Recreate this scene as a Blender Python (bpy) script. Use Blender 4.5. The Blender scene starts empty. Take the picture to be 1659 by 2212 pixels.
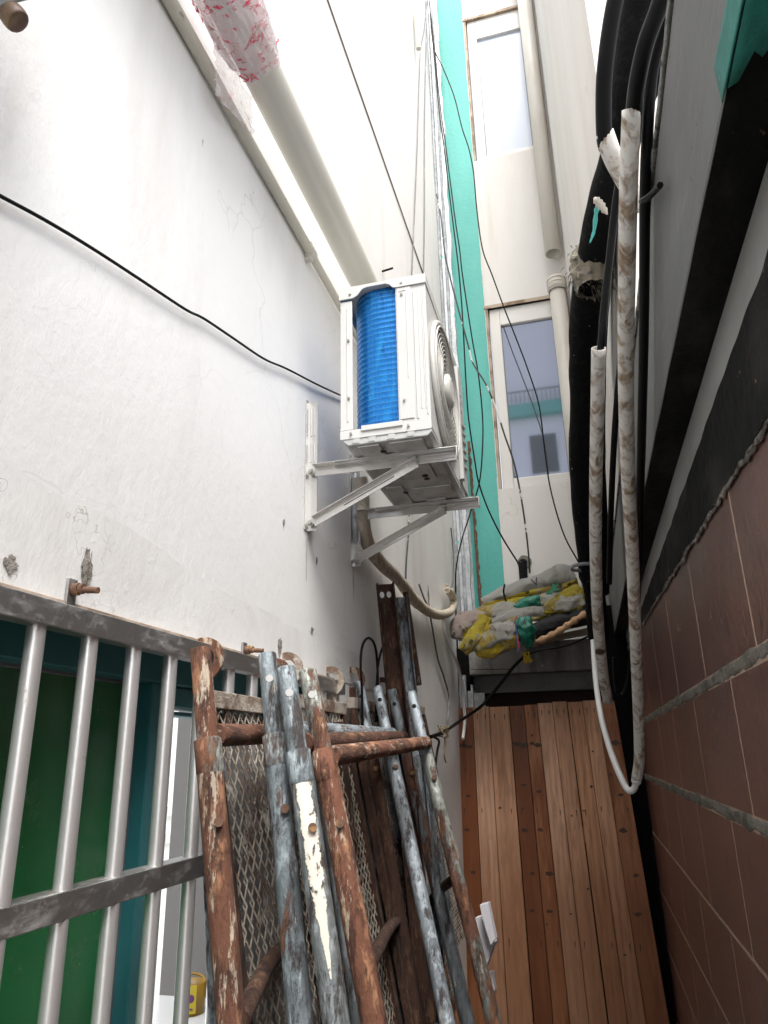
import bpy, math, random
from math import radians, sin, cos, pi
from mathutils import Vector, Matrix, noise as mnoise
random.seed(7)
V = Vector
SC = bpy.context.scene
COL = SC.collection

# ------------------------------------------------------------------ camera, sky, sun, exposure
F_PX, W_PX, H_PX = 1560.0, 1659.0, 2212.0
CX, CY = W_PX / 2, H_PX / 2
ay = V((445.5, 519.0, F_PX)).normalized()
az = V((-99.5, -4606.0, F_PX)); az = (az - ay * az.dot(ay)).normalized()
ax = ay.cross(az)
RM = Matrix((ax, ay, az))
cam_d = bpy.data.cameras.new('camera'); cam = bpy.data.objects.new('camera', cam_d); COL.objects.link(cam)
right, up, back = RM @ V((1, 0, 0)), RM @ V((0, -1, 0)), RM @ V((0, 0, -1))
m = Matrix((right, up, back)).transposed().to_4x4()
cam.matrix_world = m
cam_d.sensor_fit = 'VERTICAL'; cam_d.sensor_height = 24; cam_d.lens = F_PX * 24 / H_PX
cam_d.clip_start = 0.02; cam_d.clip_end = 500
SC.camera = cam

w = bpy.data.worlds.new('World'); SC.world = w; w.use_nodes = True
nt = w.node_tree; bg = nt.nodes['Background']
sky = nt.nodes.new('ShaderNodeTexSky'); sky.sky_type = 'NISHITA'; sky.sun_disc = False
SUN = V((0.26, -0.46, 0.85)).normalized()
sky.sun_elevation = math.asin(SUN.z); sky.sun_rotation = math.atan2(SUN.x, SUN.y)
sky.air_density = 1.2; sky.dust_density = 4.0; sky.ozone_density = 1.0
hs = nt.nodes.new('ShaderNodeHueSaturation'); hs.inputs['Saturation'].default_value = 0.3
nt.links.new(sky.outputs[0], hs.inputs['Color']); nt.links.new(hs.outputs[0], bg.inputs['Color'])
bg.inputs['Strength'].default_value = 0.15
sd = bpy.data.lights.new('sun', 'SUN'); sd.energy = 1.8; sd.angle = radians(35); sd.color = (1, 0.97, 0.92)
so = bpy.data.objects.new('sun', sd); COL.objects.link(so)
so.rotation_euler = SUN.to_track_quat('Z', 'Y').to_euler()
SC.view_settings.view_transform = 'Standard'; SC.view_settings.look = 'None'
SC.view_settings.exposure = 1.36; SC.view_settings.gamma = 1
SC.view_settings.use_curve_mapping = False
SC.cycles.max_bounces = 10; SC.cycles.diffuse_bounces = 7; SC.cycles.glossy_bounces = 5; SC.cycles.transmission_bounces = 6; SC.cycles.transparent_max_bounces = 12
GROUND = -1.5

# ------------------------------------------------------------------ placing helpers (measured rays meeting real planes)
def ray(x, y): return RM @ V((x - CX, y - CY, F_PX)).normalized()
def onx(x, y, X): r = ray(x, y); return r * (X / r.x)
def ony(x, y, Y): r = ray(x, y); return r * (Y / r.y)
def onz(x, y, Z): r = ray(x, y); return r * (Z / r.z)
def dep(x, y, d): return RM @ V((x - CX, y - CY, F_PX)) * (d / F_PX)

def cr(pts, n=6):
    """smooth curve through points (points may be vectors of any length as tuples)"""
    P = [V(p) for p in pts]
    if len(P) < 3: return P
    P = [P[0] * 2 - P[1]] + P + [P[-1] * 2 - P[-2]]
    out = []
    for i in range(1, len(P) - 2):
        a, b, c, d = P[i - 1:i + 3]
        for k in range(n):
            t = k / n
            out.append(0.5 * ((2 * b) + (c - a) * t + (2 * a - 5 * b + 4 * c - d) * t * t + (3 * b - a - 3 * c + d) * t ** 3))
    out.append(P[-2]); return out
def crs(vals, n=6):
    return [v.x for v in cr([(x, 0, 0) for x in vals], n)]

# ------------------------------------------------------------------ materials
def N(nt, t, **kw):
    n = nt.nodes.new(t)
    for k, v in kw.items():
        if k in n.inputs: n.inputs[k].default_value = v
        else: setattr(n, k, v)
    return n
def mat(name, base, rough=0.6, metal=0.0, layers=(), bump=0.0, bscale=60.0, bstretch=(1, 1, 1), spec=None, trans=0, alpha=1, ior=None, coat=0, rvar=0.0, translucent=0):
    """layers: dicts kind noise|crack|voro|wave, scale, s=(sx,sy,sz), lo, hi, col, detail, dist, rough, metal, mask2, seed, bump"""
    m = bpy.data.materials.new(name); m.use_nodes = True
    nt = m.node_tree; L = nt.links.new
    b = nt.nodes['Principled BSDF']
    tc = N(nt, 'ShaderNodeTexCoord')
    def coords(s, seed):
        mp = N(nt, 'ShaderNodeMapping'); mp.inputs['Scale'].default_value = s
        mp.inputs['Location'].default_value = (seed * 3.1, seed * 1.7, seed * 2.3)
        L(tc.outputs['Object'], mp.inputs['Vector']); return mp.outputs[0]
    def mask(l):
        s = l.get('s', (1, 1, 1)); seed = l.get('seed', 0); k = l.get('kind', 'noise')
        c = coords(s, seed)
        if k == 'noise':
            t = N(nt, 'ShaderNodeTexNoise', Scale=l['scale'], Detail=l.get('detail', 5), Roughness=l.get('nrough', 0.6), Distortion=l.get('dist', 0)); L(c, t.inputs['Vector']); o = t.outputs['Fac']
        elif k == 'wave':
            t = N(nt, 'ShaderNodeTexWave', Scale=l['scale'], Distortion=l.get('dist', 3), Detail=3); t.bands_direction = l.get('dir', 'X'); L(c, t.inputs['Vector']); o = t.outputs['Fac']
        elif k == 'z':
            sp = N(nt, 'ShaderNodeSeparateXYZ'); L(tc.outputs['Object'], sp.inputs[0]); nn = N(nt, 'ShaderNodeTexNoise', Scale=l['scale'], Detail=4); L(c, nn.inputs['Vector'])
            ad = N(nt, 'ShaderNodeMath', operation='MULTIPLY_ADD'); L(nn.outputs['Fac'], ad.inputs[0]); ad.inputs[1].default_value = l.get('amp', .2); L(sp.outputs[l.get('axis', 2)], ad.inputs[2]); o = ad.outputs[0]
        else:
            wn = N(nt, 'ShaderNodeTexNoise', Scale=l['scale'] * 2.2, Detail=4); L(c, wn.inputs['Vector'])
            mx = N(nt, 'ShaderNodeMix', data_type='RGBA', blend_type='LINEAR_LIGHT'); mx.inputs[0].default_value = l.get('dist', 0.15)
            L(c, mx.inputs[6]); L(wn.outputs['Color'], mx.inputs[7])
            t = N(nt, 'ShaderNodeTexVoronoi', Scale=l['scale']); t.feature = 'DISTANCE_TO_EDGE' if k == 'crack' else 'F1'
            L(mx.outputs[2], t.inputs['Vector']); o = t.outputs['Distance']
        mr = N(nt, 'ShaderNodeMapRange'); mr.inputs['From Min'].default_value = l['lo']; mr.inputs['From Max'].default_value = l['hi']
        L(o, mr.inputs['Value']); o = mr.outputs[0]
        if l.get('and'):
            o2 = mask(l['and']); mu = N(nt, 'ShaderNodeMath', operation='MULTIPLY'); L(o, mu.inputs[0]); L(o2, mu.inputs[1]); o = mu.outputs[0]
        if l.get('amt', 1) != 1:
            mu = N(nt, 'ShaderNodeMath', operation='MULTIPLY'); L(o, mu.inputs[0]); mu.inputs[1].default_value = l['amt']; o = mu.outputs[0]
        return o
    def mixv(fac, a, bval):
        mx = N(nt, 'ShaderNodeMix', data_type='FLOAT'); L(fac, mx.inputs[0])
        if isinstance(a, float): mx.inputs[2].default_value = a
        else: L(a, mx.inputs[2])
        mx.inputs[3].default_value = bval; return mx.outputs[0]
    col = None; r = float(rough); me = float(metal); hgt = None
    for l in layers:
        f = mask(l)
        if l.get('col') is not None:
            mx = N(nt, 'ShaderNodeMix', data_type='RGBA'); L(f, mx.inputs[0])
            if col is None: mx.inputs[6].default_value = (*base, 1)
            else: L(col, mx.inputs[6])
            mx.inputs[7].default_value = (*l['col'], 1); col = mx.outputs[2]
        if 'rough' in l: r = mixv(f, r, l['rough'])
        if 'metal' in l: me = mixv(f, me, l['metal'])
        if l.get('bump'):
            mu = N(nt, 'ShaderNodeMath', operation='MULTIPLY'); L(f, mu.inputs[0]); mu.inputs[1].default_value = l['bump']
            if hgt is None: hgt = mu.outputs[0]
            else:
                ad = N(nt, 'ShaderNodeMath', operation='ADD'); L(hgt, ad.inputs[0]); L(mu.outputs[0], ad.inputs[1]); hgt = ad.outputs[0]
    if col is None: b.inputs['Base Color'].default_value = (*base, 1)
    else: L(col, b.inputs['Base Color'])
    for nm, val in (('Roughness', r), ('Metallic', me)):
        if isinstance(val, float): b.inputs[nm].default_value = val
        else: L(val, b.inputs[nm])
    if bump or hgt is not None:
        bn = N(nt, 'ShaderNodeBump', Strength=1.0, Distance=0.01)
        nz = N(nt, 'ShaderNodeTexNoise', Scale=bscale, Detail=6, Roughness=0.65); L(coords(bstretch, 5), nz.inputs['Vector'])
        mu = N(nt, 'ShaderNodeMath', operation='MULTIPLY'); L(nz.outputs['Fac'], mu.inputs[0]); mu.inputs[1].default_value = bump; o = mu.outputs[0]
        if hgt is not None:
            ad = N(nt, 'ShaderNodeMath', operation='ADD'); L(o, ad.inputs[0]); L(hgt, ad.inputs[1]); o = ad.outputs[0]
        L(o, bn.inputs['Height']); L(bn.outputs[0], b.inputs['Normal'])
    if spec is not None: b.inputs['Specular IOR Level'].default_value = spec
    if trans: b.inputs['Transmission Weight'].default_value = trans
    if ior: b.inputs['IOR'].default_value = ior
    if alpha < 1: b.inputs['Alpha'].default_value = alpha
    if coat: b.inputs['Coat Weight'].default_value = coat; b.inputs['Coat Roughness'].default_value = 0.1
    return m

M = {}
def crackl(scale, width, col, seed=0, lo=.5, hi=.56, amt=1, mscale=1.3, dist=.12, s=(1, 1, 1)):
    return dict(kind='crack', scale=scale, lo=width, hi=width * .2, col=col, seed=seed, dist=dist, amt=amt, s=s, **{'and': dict(scale=mscale, lo=lo, hi=hi, seed=seed + 9, detail=2)})
M['plaster'] = mat('white_plaster', (.765, .76, .75), .75, layers=[
    dict(scale=1.1, lo=.42, hi=.7, col=(.70, .695, .69), detail=6, dist=.6),
    dict(scale=2.0, s=(1, 1.5, .25), lo=.53, hi=.75, col=(.59, .565, .53), detail=6, amt=.75, seed=3),
    dict(scale=14, s=(1, 1.8, .5), lo=.66, hi=.78, col=(.56, .54, .52), detail=4, amt=.4, seed=4),
    crackl(1.1, .0035, (.48, .44, .40), 2, .46, .56, .4, dist=.28),
    crackl(2.3, .005, (.48, .44, .40), 6, .56, .62, .4, dist=.3),
    dict(scale=34, s=(1, 1, .45), lo=.73, hi=.76, col=(.28, .26, .25), detail=3, seed=8, amt=.75, **{'and': dict(scale=1.6, lo=.52, hi=.62, seed=2, detail=2)})],
    bump=.13, bscale=42, bstretch=(1, 1, .7))
M['plaster_low'] = mat('repaired_render', (.735, .73, .72), .85, layers=[
    dict(scale=4, lo=.42, hi=.66, col=(.66, .65, .635), detail=8, dist=.8, bump=.05),
    dict(scale=26, lo=.6, hi=.7, col=(.70, .69, .68), detail=5, seed=2, bump=.03),
    crackl(3.0, .006, (.34, .31, .28), 4, .5, .58, .7, dist=.3)], bump=.10, bscale=36, bstretch=(1, 1.6, .8))
M['cream'] = mat('cream_render', (.665, .645, .62), .8, layers=[
    dict(scale=1.6, s=(1, 1, .18), lo=.45, hi=.75, col=(.58, .54, .50), detail=6),
    dict(scale=6, s=(2, 2, .1), lo=.6, hi=.78, col=(.52, .45, .38), detail=4, amt=.5, seed=4),
    crackl(1.2, .004, (.48, .42, .36), 3, .5, .58, .55, dist=.28)], bump=.2, bscale=30)
M['teal'] = mat('teal_paint', (.075, .37, .325), .6, layers=[
    dict(scale=2.2, lo=.4, hi=.7, col=(.10, .43, .38), detail=6, s=(1, 1, .4)),
    dict(scale=9, s=(2, 2, .12), lo=.64, hi=.72, col=(.03, .25, .21), detail=4, amt=.6, seed=6),
    dict(scale=30, lo=.71, hi=.74, col=(.5, .6, .56), detail=3, seed=9)], bump=.3, bscale=30)
M['teal_dark'] = mat('teal_window_paint', (.03, .17, .19), .4, layers=[dict(scale=12, lo=.55, hi=.75, col=(.02, .17, .18), detail=4)], bump=.1)
M['teal_old'] = mat('weathered_teal_paint', (.018, .20, .165), .7, layers=[dict(scale=10, lo=.5, hi=.7, col=(.01, .12, .10), detail=5),
    dict(scale=40, lo=.68, hi=.74, col=(.25, .35, .32), detail=3)], bump=.3)
M['green'] = mat('green_glazed_board', (.022, .175, .055), .22, layers=[
    dict(scale=3, lo=.4, hi=.7, col=(.012, .100, .030), detail=4, s=(1, 1, .4)),
    dict(scale=3.5, s=(1, 1, 1), lo=.55, hi=.75, col=(.08, .18, .09), rough=.5, detail=8, nrough=.8, seed=5, amt=.6),
    dict(scale=70, lo=.75, hi=.76, col=(.6, .65, .6), detail=2, seed=3)], bump=.04, bscale=8)
M['steel'] = mat('brushed_stainless', (.80, .80, .80), .30, .75, layers=[
    dict(scale=8, s=(1, 1, .3), lo=.5, hi=.7, rough=.36, col=(.7, .69, .68), detail=4),
    dict(scale=45, s=(1, 1, .6), lo=.68, hi=.74, col=(.35, .27, .2), rough=.7, metal=.3, detail=3, seed=3, amt=.6)], bump=.05, bscale=90)
M['steel_dusty'] = mat('dusty_stainless', (.40, .39, .38), .4, .9, layers=[
    dict(scale=28, s=(1, .4, 1), lo=.5, hi=.66, col=(.55, .55, .55), rough=.9, metal=0.0, detail=9, nrough=.75, seed=2, amt=.35),
    dict(scale=30, lo=.62, hi=.7, col=(.1, .09, .08), rough=.7, metal=.3, detail=4, seed=7)], bump=.15, bscale=60)
M['bracket'] = mat('bright_bracket_steel', (.62, .605, .58), .25, .7, layers=[dict(scale=5, lo=.5, hi=.8, rough=.33, col=(.62, .60, .57), detail=3)], bump=.0)
M['bolt'] = mat('zinc_bolt', (.5, .5, .48), .35, .9, layers=[dict(scale=60, lo=.55, hi=.7, col=(.25, .2, .15), detail=3)])
M['rust_bolt'] = mat('rusty_bolt', (.13, .07, .045), .8, .2, layers=[dict(scale=50, lo=.5, hi=.65, col=(.3, .17, .08), detail=3)], bump=.3)
M['galv'] = mat('galvanised_sheet', (.42, .44, .46), .5, .55, layers=[
    dict(scale=30, lo=.45, hi=.6, col=(.55, .57, .58), detail=5, rough=.65, metal=.2), dict(scale=9, s=(1, 1, .3), lo=.56, hi=.7, col=(.24, .25, .27), detail=6),
    dict(scale=20, s=(1, 1, .4), lo=.66, hi=.70, col=(.05, .42, .36), metal=0., detail=3, seed=5)], bump=.4, bscale=60)
M['rustsheet'] = mat('rusty_sheet_edge', (.09, .042, .026), .9, 0, layers=[dict(scale=30, lo=.45, hi=.6, col=(.17, .09, .055), detail=5), dict(scale=14, s=(1, 1, .3), lo=.62, hi=.66, col=(.45, .45, .45), detail=3)], bump=.6)
M['ac'] = mat('white_unit_enamel', (.50, .50, .485), .35, layers=[dict(scale=5, lo=.5, hi=.8, col=(.46, .46, .445), detail=4)], bump=.008, coat=.15)
M['ac_plastic'] = mat('grille_plastic', (.47, .46, .43), .4)
M['ac_base'] = mat('galvanised_base_pan', (.50, .51, .50), .36, .5, layers=[dict(scale=14, lo=.45, hi=.7, col=(.36, .355, .34), rough=.5, detail=5)], bump=.06)
M['dark'] = mat('cavity_shade', (.004, .004, .004), .9, spec=.1)  # flat black that paints the shade of gaps and hollows
M['hole'] = mat('dark_hole', (.01, .01, .01), .9)
M['fin'] = mat('blue_hydrophilic_fins', (.012, .17, .52), .28, .55, layers=[
    dict(kind='wave', scale=60, dist=.5, dir='DIAGONAL', s=(1, 1, 0), lo=.2, hi=.8, col=(.010, .15, .47)),
    dict(scale=10, s=(4, 4, .8), lo=.52, hi=.72, col=(.02, .28, .68), detail=6, rough=.2),
    dict(scale=22, s=(2, 2, .4), lo=.62, hi=.7, col=(.01, .07, .28), detail=3, seed=5)], bump=.05, bscale=50, bstretch=(3, 3, .5))
M['finline'] = mat('pale_blue_tube', (.10, .46, .80), .25, .5)
M['pvc'] = mat('ivory_pvc', (.58, .565, .51), .3, layers=[
    dict(scale=5, lo=.5, hi=.8, col=(.54, .525, .465), detail=5),
    dict(kind='voro', scale=55, lo=.14, hi=.1, col=(.72, .72, .68), dist=.05, bump=.12, rough=.12, **{'and': dict(scale=9, lo=.52, hi=.6, detail=3, seed=4)})], bump=.02)
M['pvc_old'] = mat('aged_pvc', (.60, .57, .52), .45, layers=[dict(scale=6, s=(1, 1, .3), lo=.5, hi=.75, col=(.52, .47, .40), detail=5), dict(scale=40, lo=.7, hi=.75, col=(.35, .28, .2), detail=3, amt=.6)], bump=.05)
M['pvc_dirty'] = mat('mud_stained_pvc', (.62, .60, .56), .45, layers=[
    dict(scale=30, s=(1, 1, .10), lo=.50, hi=.62, col=(.24, .17, .115), rough=.85, detail=5, dist=.5, bump=.08),
    dict(scale=60, s=(1, 1, .16), lo=.52, hi=.68, col=(.36, .28, .20), rough=.85, detail=5, seed=3),
    dict(scale=14, s=(.4, .4, 1.6), lo=.68, hi=.71, col=(.06, .045, .035), detail=2, seed=8)], bump=.12)
M['pvc_white'] = mat('clean_white_hose', (.74, .74, .72), .35)
M['conduit'] = mat('beige_conduit', (.56, .54, .47), .45, layers=[dict(scale=30, s=(1, .5, 1), lo=.66, hi=.72, col=(.3, .27, .22), detail=3)], bump=.05)
M['cable'] = mat('black_cable', (.003, .003, .0035), .5, spec=.18)
M['cable_grey'] = mat('grey_wire', (.09, .09, .09), .5, layers=[dict(scale=3, lo=.55, hi=.7, col=(.3, .3, .3), detail=3)])
M['cable_wrap'] = mat('taped_cable', (.014, .014, .016), .5, layers=[dict(scale=5, lo=.56, hi=.58, col=(.6, .6, .58), detail=5)])
M['foam_black'] = mat('black_pipe_lagging', (.003, .003, .0035), .8, spec=.15, layers=[dict(scale=40, s=(1, 1, .5), lo=.55, hi=.75, col=(.008, .008, .009), rough=.6, detail=5), dict(scale=60, lo=.74, hi=.76, col=(.4, .4, .4), detail=2)], bump=.9, bscale=26, bstretch=(1, 1, 1.6))
M['hose'] = mat('cream_tape_lagging', (.56, .50, .40), .6, layers=[dict(kind='wave', scale=9, dist=1.5, dir='DIAGONAL', lo=.3, hi=.7, col=(.48, .42, .33), bump=.25), dict(scale=12, lo=.55, hi=.75, col=(.36, .30, .23), detail=5)], bump=.2, bscale=30)
def rustmat(name, amount, galv=(.30, .34, .37), seed=0, paint=None, plo=.56, dark=1.0, flake=.62, horiz=False):
    lo = .62 - .34 * amount
    r1 = tuple(c * dark for c in (.125, .052, .031)); r2 = tuple(c * dark for c in (.30, .15, .082)); r3 = tuple(c * dark for c in (.038, .018, .013))
    ly = [dict(scale=9, s=(1, 1, .3), lo=.45, hi=.65, col=tuple(c * .45 for c in galv), detail=8, seed=seed + 1, rough=.6, metal=.3),
          dict(scale=60, s=(1, 1, .3), lo=.52, hi=.62, col=tuple(min(1, c * 1.7) for c in galv), detail=5, seed=seed + 2, rough=.7, metal=.1, amt=.55)]
    if paint: ly.append(dict(scale=6.5, s=(1, 1, .28), lo=plo, hi=plo + .015, col=paint, detail=6, dist=.4, seed=seed + 3, rough=.6, metal=0., bump=.18))
    ly += [dict(scale=11, s=(1, 1, .28), lo=lo, hi=lo + .06, col=r1, detail=10, nrough=.74, seed=seed + 4, rough=.92, metal=0., bump=.22),
           dict(scale=40, s=(1, 1, .32), lo=.50, hi=.60, col=r2, detail=8, nrough=.7, seed=seed + 5, rough=.95, metal=0., bump=.15, **{'and': dict(scale=11, s=(1, 1, .28), lo=lo, hi=lo + .06, detail=10, nrough=.74, seed=seed + 4)}),
           dict(scale=32, s=(1, 1, .25), lo=.52, hi=.60, col=r3, detail=8, nrough=.7, seed=seed + 6, rough=.9, bump=-.2, amt=.8),
           dict(scale=42, s=(1, 1, .18), lo=flake, hi=flake + .035, col=tuple(c * min(1, dark) for c in (.50, .42, .33)), detail=8, nrough=.72, seed=seed + 7, rough=.85, metal=0., amt=.85)]
    if horiz:
        def sw(l):
            if 's' in l: l['s'] = (l['s'][0], l['s'][2], l['s'][1])
            if 'and' in l: sw(l['and'])
        for l in ly: sw(l)
    return mat(name, galv, .45, .6, layers=ly, bump=.5, bscale=80, bstretch=(1, .5, 1) if horiz else (1, 1, .5))
M['r_heavy'] = rustmat('heavily_rusted_tube', .92, (.36, .30, .26), 1, (.45, .38, .30), .60, flake=.555)
M['r_orange'] = rustmat('orange_rusted_tube', .85, (.38, .33, .31), 12, (.30, .12, .11), .56, 1.35, flake=.56)
M['r_heavy_h'] = rustmat('heavily_rusted_cross_tube', .92, (.36, .30, .26), 3, (.45, .38, .30), .62, flake=.60, horiz=True)
M['r_orange_h'] = rustmat('orange_rusted_cross_tube', .85, (.38, .33, .31), 14, (.30, .12, .11), .56, 1.2, flake=.58, horiz=True)
M['r_bright_h'] = rustmat('galvanised_cross_tube', .12, (.36, .41, .45), 58, horiz=True)
M['r_dark_h'] = rustmat('dark_rusted_cross_tube', .95, (.2, .15, .12), 91, None, .6, .7, horiz=True)
M['r_blue'] = rustmat('blue_grey_galvanised_tube', .06, (.27, .315, .34), 23)
M['r_white'] = rustmat('grey_tube_with_rust', .16, (.28, .31, .32), 34)
M['pinlight'] = mat('pale_through_hole', (.42, .42, .42), .8)
M['r_wpaint'] = mat('chipped_white_paint', (.72, .68, .60), .55, layers=[
    dict(scale=19, s=(1, 1, .5), lo=.535, hi=.55, col=(.14, .12, .10), rough=.9, detail=9, nrough=.7, seed=3, bump=-.3),
    dict(scale=8, lo=.5, hi=.8, col=(.62, .55, .44), detail=4, seed=6)], bump=.1)
M['r_grey'] = rustmat('grey_galvanised_tube', .3, (.24, .27, .29), 45, None)
M['r_bright'] = rustmat('bright_galvanised_tube', .12, (.40, .45, .49), 56)
M['r_mix'] = rustmat('patchy_rusted_tube', .5, (.34, .36, .33), 67, (.55, .52, .42), .6)
M['r_orangepaint'] = rustmat('orange_flecked_tube', .25, (.17, .20, .22), 78, (.65, .17, .02), .60)
M['r_darkrust'] = rustmat('dark_rusted_steel', .98, (.2, .15, .12), 89, None, .6, .36)
M['crust'] = mat('cement_crusted_mesh', (.42, .37, .31), .9, 0, layers=[dict(scale=12, lo=.45, hi=.6, col=(.16, .10, .07), detail=5), dict(scale=30, lo=.6, hi=.68, col=(.42, .38, .33), detail=4)], bump=.6, bscale=120)
M['board'] = mat('cement_stained_board', (.20, .20, .20), .9, layers=[dict(scale=6, s=(1, 1, .5), lo=.42, hi=.62, col=(.06, .06, .06), detail=8), dict(scale=16, lo=.58, hi=.66, col=(.48, .46, .42), detail=6, seed=3), dict(scale=7, lo=.62, hi=.66, col=(.12, .055, .035), detail=4, seed=6)], bump=.6, bscale=40)
M['concrete'] = mat('stained_concrete', (.27, .26, .245), .85, layers=[dict(scale=2.5, s=(3, 3, .25), lo=.45, hi=.7, col=(.10, .10, .095), detail=7), dict(scale=18, lo=.6, hi=.7, col=(.36, .35, .32), detail=5, seed=3)], bump=.4, bscale=40)
M['greypanel'] = mat('grey_fibre_panel', (.17, .175, .175), .6, layers=[dict(scale=5, lo=.5, hi=.7, col=(.09, .095, .095), detail=6)], bump=.15)
M['greyrender'] = mat('grey_painted_render', (.165, .168, .165), .75, layers=[dict(scale=2.2, s=(1, .35, 1), lo=.45, hi=.7, col=(.10, .102, .10), detail=6),
    dict(scale=8, s=(1, .2, 2), lo=.62, hi=.68, col=(.26, .22, .17), detail=4, amt=.5, seed=4), dict(scale=50, lo=.73, hi=.75, col=(.05, .05, .05), detail=2, seed=7)], bump=.35, bscale=26)
M['greybeam'] = mat('shade_lifted_grey_render', (.30, .305, .295), .75, layers=[dict(scale=3, s=(1, .35, 1), lo=.45, hi=.7, col=(.19, .19, .18), detail=7), dict(scale=50, lo=.71, hi=.74, col=(.08, .08, .08), detail=2, seed=7)], bump=.35, bscale=26)  # grey render lightened for the beam to offset the eave's shade
M['mastic_and_shade'] = mat('waterproofing_and_soffit_shade', (.005, .005, .005), .85, spec=.2, layers=[dict(scale=7, s=(1, .4, 1), lo=.5, hi=.72, col=(.035, .034, .032), detail=8, rough=.9), dict(scale=24, s=(1, .6, 1), lo=.70, hi=.73, col=(.24, .14, .07), detail=4, seed=4)], bump=.9, bscale=26)  # the seal's own black; on the soffit it paints in the shade
M['mortar'] = mat('cement_mortar', (.21, .195, .165), .9, layers=[dict(scale=16, lo=.45, hi=.62, col=(.10, .088, .07), detail=6), dict(scale=34, lo=.64, hi=.7, col=(.25, .235, .20), detail=4, seed=2)], bump=.8, bscale=50)
M['grout'] = mat('tan_grout', (.46, .33, .25), .9, bump=.3)
M['tile'] = mat('brown_wall_tile', (.150, .066, .053), .33, layers=[
    dict(scale=3.0, lo=.4, hi=.7, col=(.098, .050, .043), detail=6),
    dict(scale=44, s=(1, 1, .65), lo=.54, hi=.62, col=(.25, .15, .125), detail=8, nrough=.7, dist=2.0, seed=2, amt=.85, rough=.55),
    dict(scale=38, s=(1, 1, .3), lo=.62, hi=.7, col=(.045, .028, .025), detail=5, seed=3),
    dict(scale=5, s=(1, 1, .6), lo=.66, hi=.72, col=(.15, .12, .15), detail=6, seed=9, amt=.5)], bump=.22, bscale=44, bstretch=(1, 1, .5))
def woodmat(name, base, dark, wet, seed):
    return mat(name, base, .62, layers=[
        dict(kind='wave', scale=7, s=(1.3, .3, .05), dist=9, dir='X', lo=.3, hi=1.2, col=tuple(c * .72 for c in base), seed=seed),
        dict(scale=2.2, s=(2.2, 1, .2), lo=.45, hi=.65, col=tuple(c * .75 for c in base), detail=5, seed=seed + 8),
        dict(scale=3.2, s=(1.6, 1, .22), lo=wet, hi=wet + .09, col=dark, rough=.38, detail=8, seed=seed + 2),
        dict(scale=55, s=(1, 1, .022), lo=.48, hi=.66, col=tuple(c * .45 for c in base), detail=5, seed=seed + 4, amt=.6, bump=.15),
        dict(kind='z', scale=8, s=(3, 1, .3), amp=.55, lo=1.45, hi=.95, col=tuple(c * .8 for c in dark), rough=.5, seed=seed, amt=.6)], bump=.22, bscale=60, bstretch=(1, 1, .06))
WOODS = [woodmat('pine_pale_%s' % s, b, d, wet, i * 7) for i, (s, b, d, wet) in enumerate([
    ('a', (.54, .29, .17), (.20, .07, .02), .60), ('b', (.49, .245, .13), (.19, .065, .018), .55), ('c', (.40, .17, .075), (.17, .05, .013), .455),
    ('d', (.26, .088, .026), (.14, .042, .012), .46), ('e', (.57, .33, .21), (.21, .075, .022), .64)])]
M['knot'] = mat('wood_knot', (.045, .018, .010), .5)
M['nailstain'] = mat('nail_stain', (.03, .02, .017), .7)
M['brickred'] = mat('dark_red_brick', (.045, .016, .014), .7, bump=.4)
M['sack'] = mat('woven_sack', (.66, .64, .58), .3, layers=[dict(kind='crack', scale=11, s=(1, 1, 1.6), lo=.16, hi=0, col=None, dist=.4, bump=1.0), dict(kind='crack', scale=27, s=(1.5, 1, 1), lo=.1, hi=0, col=None, dist=.4, bump=.35, seed=3), 
    dict(scale=6, lo=.52, hi=.58, col=(.60, .45, .05), detail=6, seed=2), dict(scale=11, lo=.6, hi=.7, col=(.12, .10, .06), detail=6, seed=4),
    dict(scale=7, lo=.62, hi=.66, col=(.40, .22, .15), detail=4, seed=8, amt=.6)], bump=.7, bscale=30)
M['sack_grey'] = mat('grey_woven_sack', (.64, .63, .60), .3, layers=[dict(kind='crack', scale=11, s=(1, 1, 1.6), lo=.16, hi=0, col=None, dist=.4, bump=1.0), dict(kind='crack', scale=27, s=(1.5, 1, 1), lo=.1, hi=0, col=None, dist=.4, bump=.35, seed=3), dict(scale=6, lo=.5, hi=.66, col=(.30, .27, .23), detail=7), dict(scale=15, lo=.62, hi=.7, col=(.50, .36, .07), detail=4, seed=4)], bump=.8, bscale=32)
M['sack_yellow'] = mat('yellow_woven_sack', (.70, .56, .06), .3, layers=[dict(kind='crack', scale=11, s=(1, 1, 1.6), lo=.16, hi=0, col=None, dist=.4, bump=1.0), dict(kind='crack', scale=27, s=(1.5, 1, 1), lo=.1, hi=0, col=None, dist=.4, bump=.35, seed=3), dict(scale=8, lo=.52, hi=.6, col=(.45, .42, .30), detail=5), dict(scale=12, lo=.62, hi=.68, col=(.10, .10, .02), detail=4, seed=3)], bump=.8, bscale=30)
M['sack_green'] = mat('green_plastic_bag', (.005, .13, .085), .3, layers=[dict(scale=12, lo=.55, hi=.7, col=(.003, .06, .04), detail=5)], bump=1.0, bscale=30)
M['sack_pink'] = mat('pinkish_sack', (.66, .53, .48), .3, layers=[dict(kind='crack', scale=11, s=(1, 1, 1.6), lo=.16, hi=0, col=None, dist=.4, bump=1.0), dict(kind='crack', scale=27, s=(1.5, 1, 1), lo=.1, hi=0, col=None, dist=.4, bump=.35, seed=3), dict(scale=8, lo=.5, hi=.62, col=(.45, .42, .37), detail=6), dict(scale=15, lo=.6, hi=.68, col=(.13, .11, .08), detail=5, seed=5)], bump=.8, bscale=30)
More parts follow.
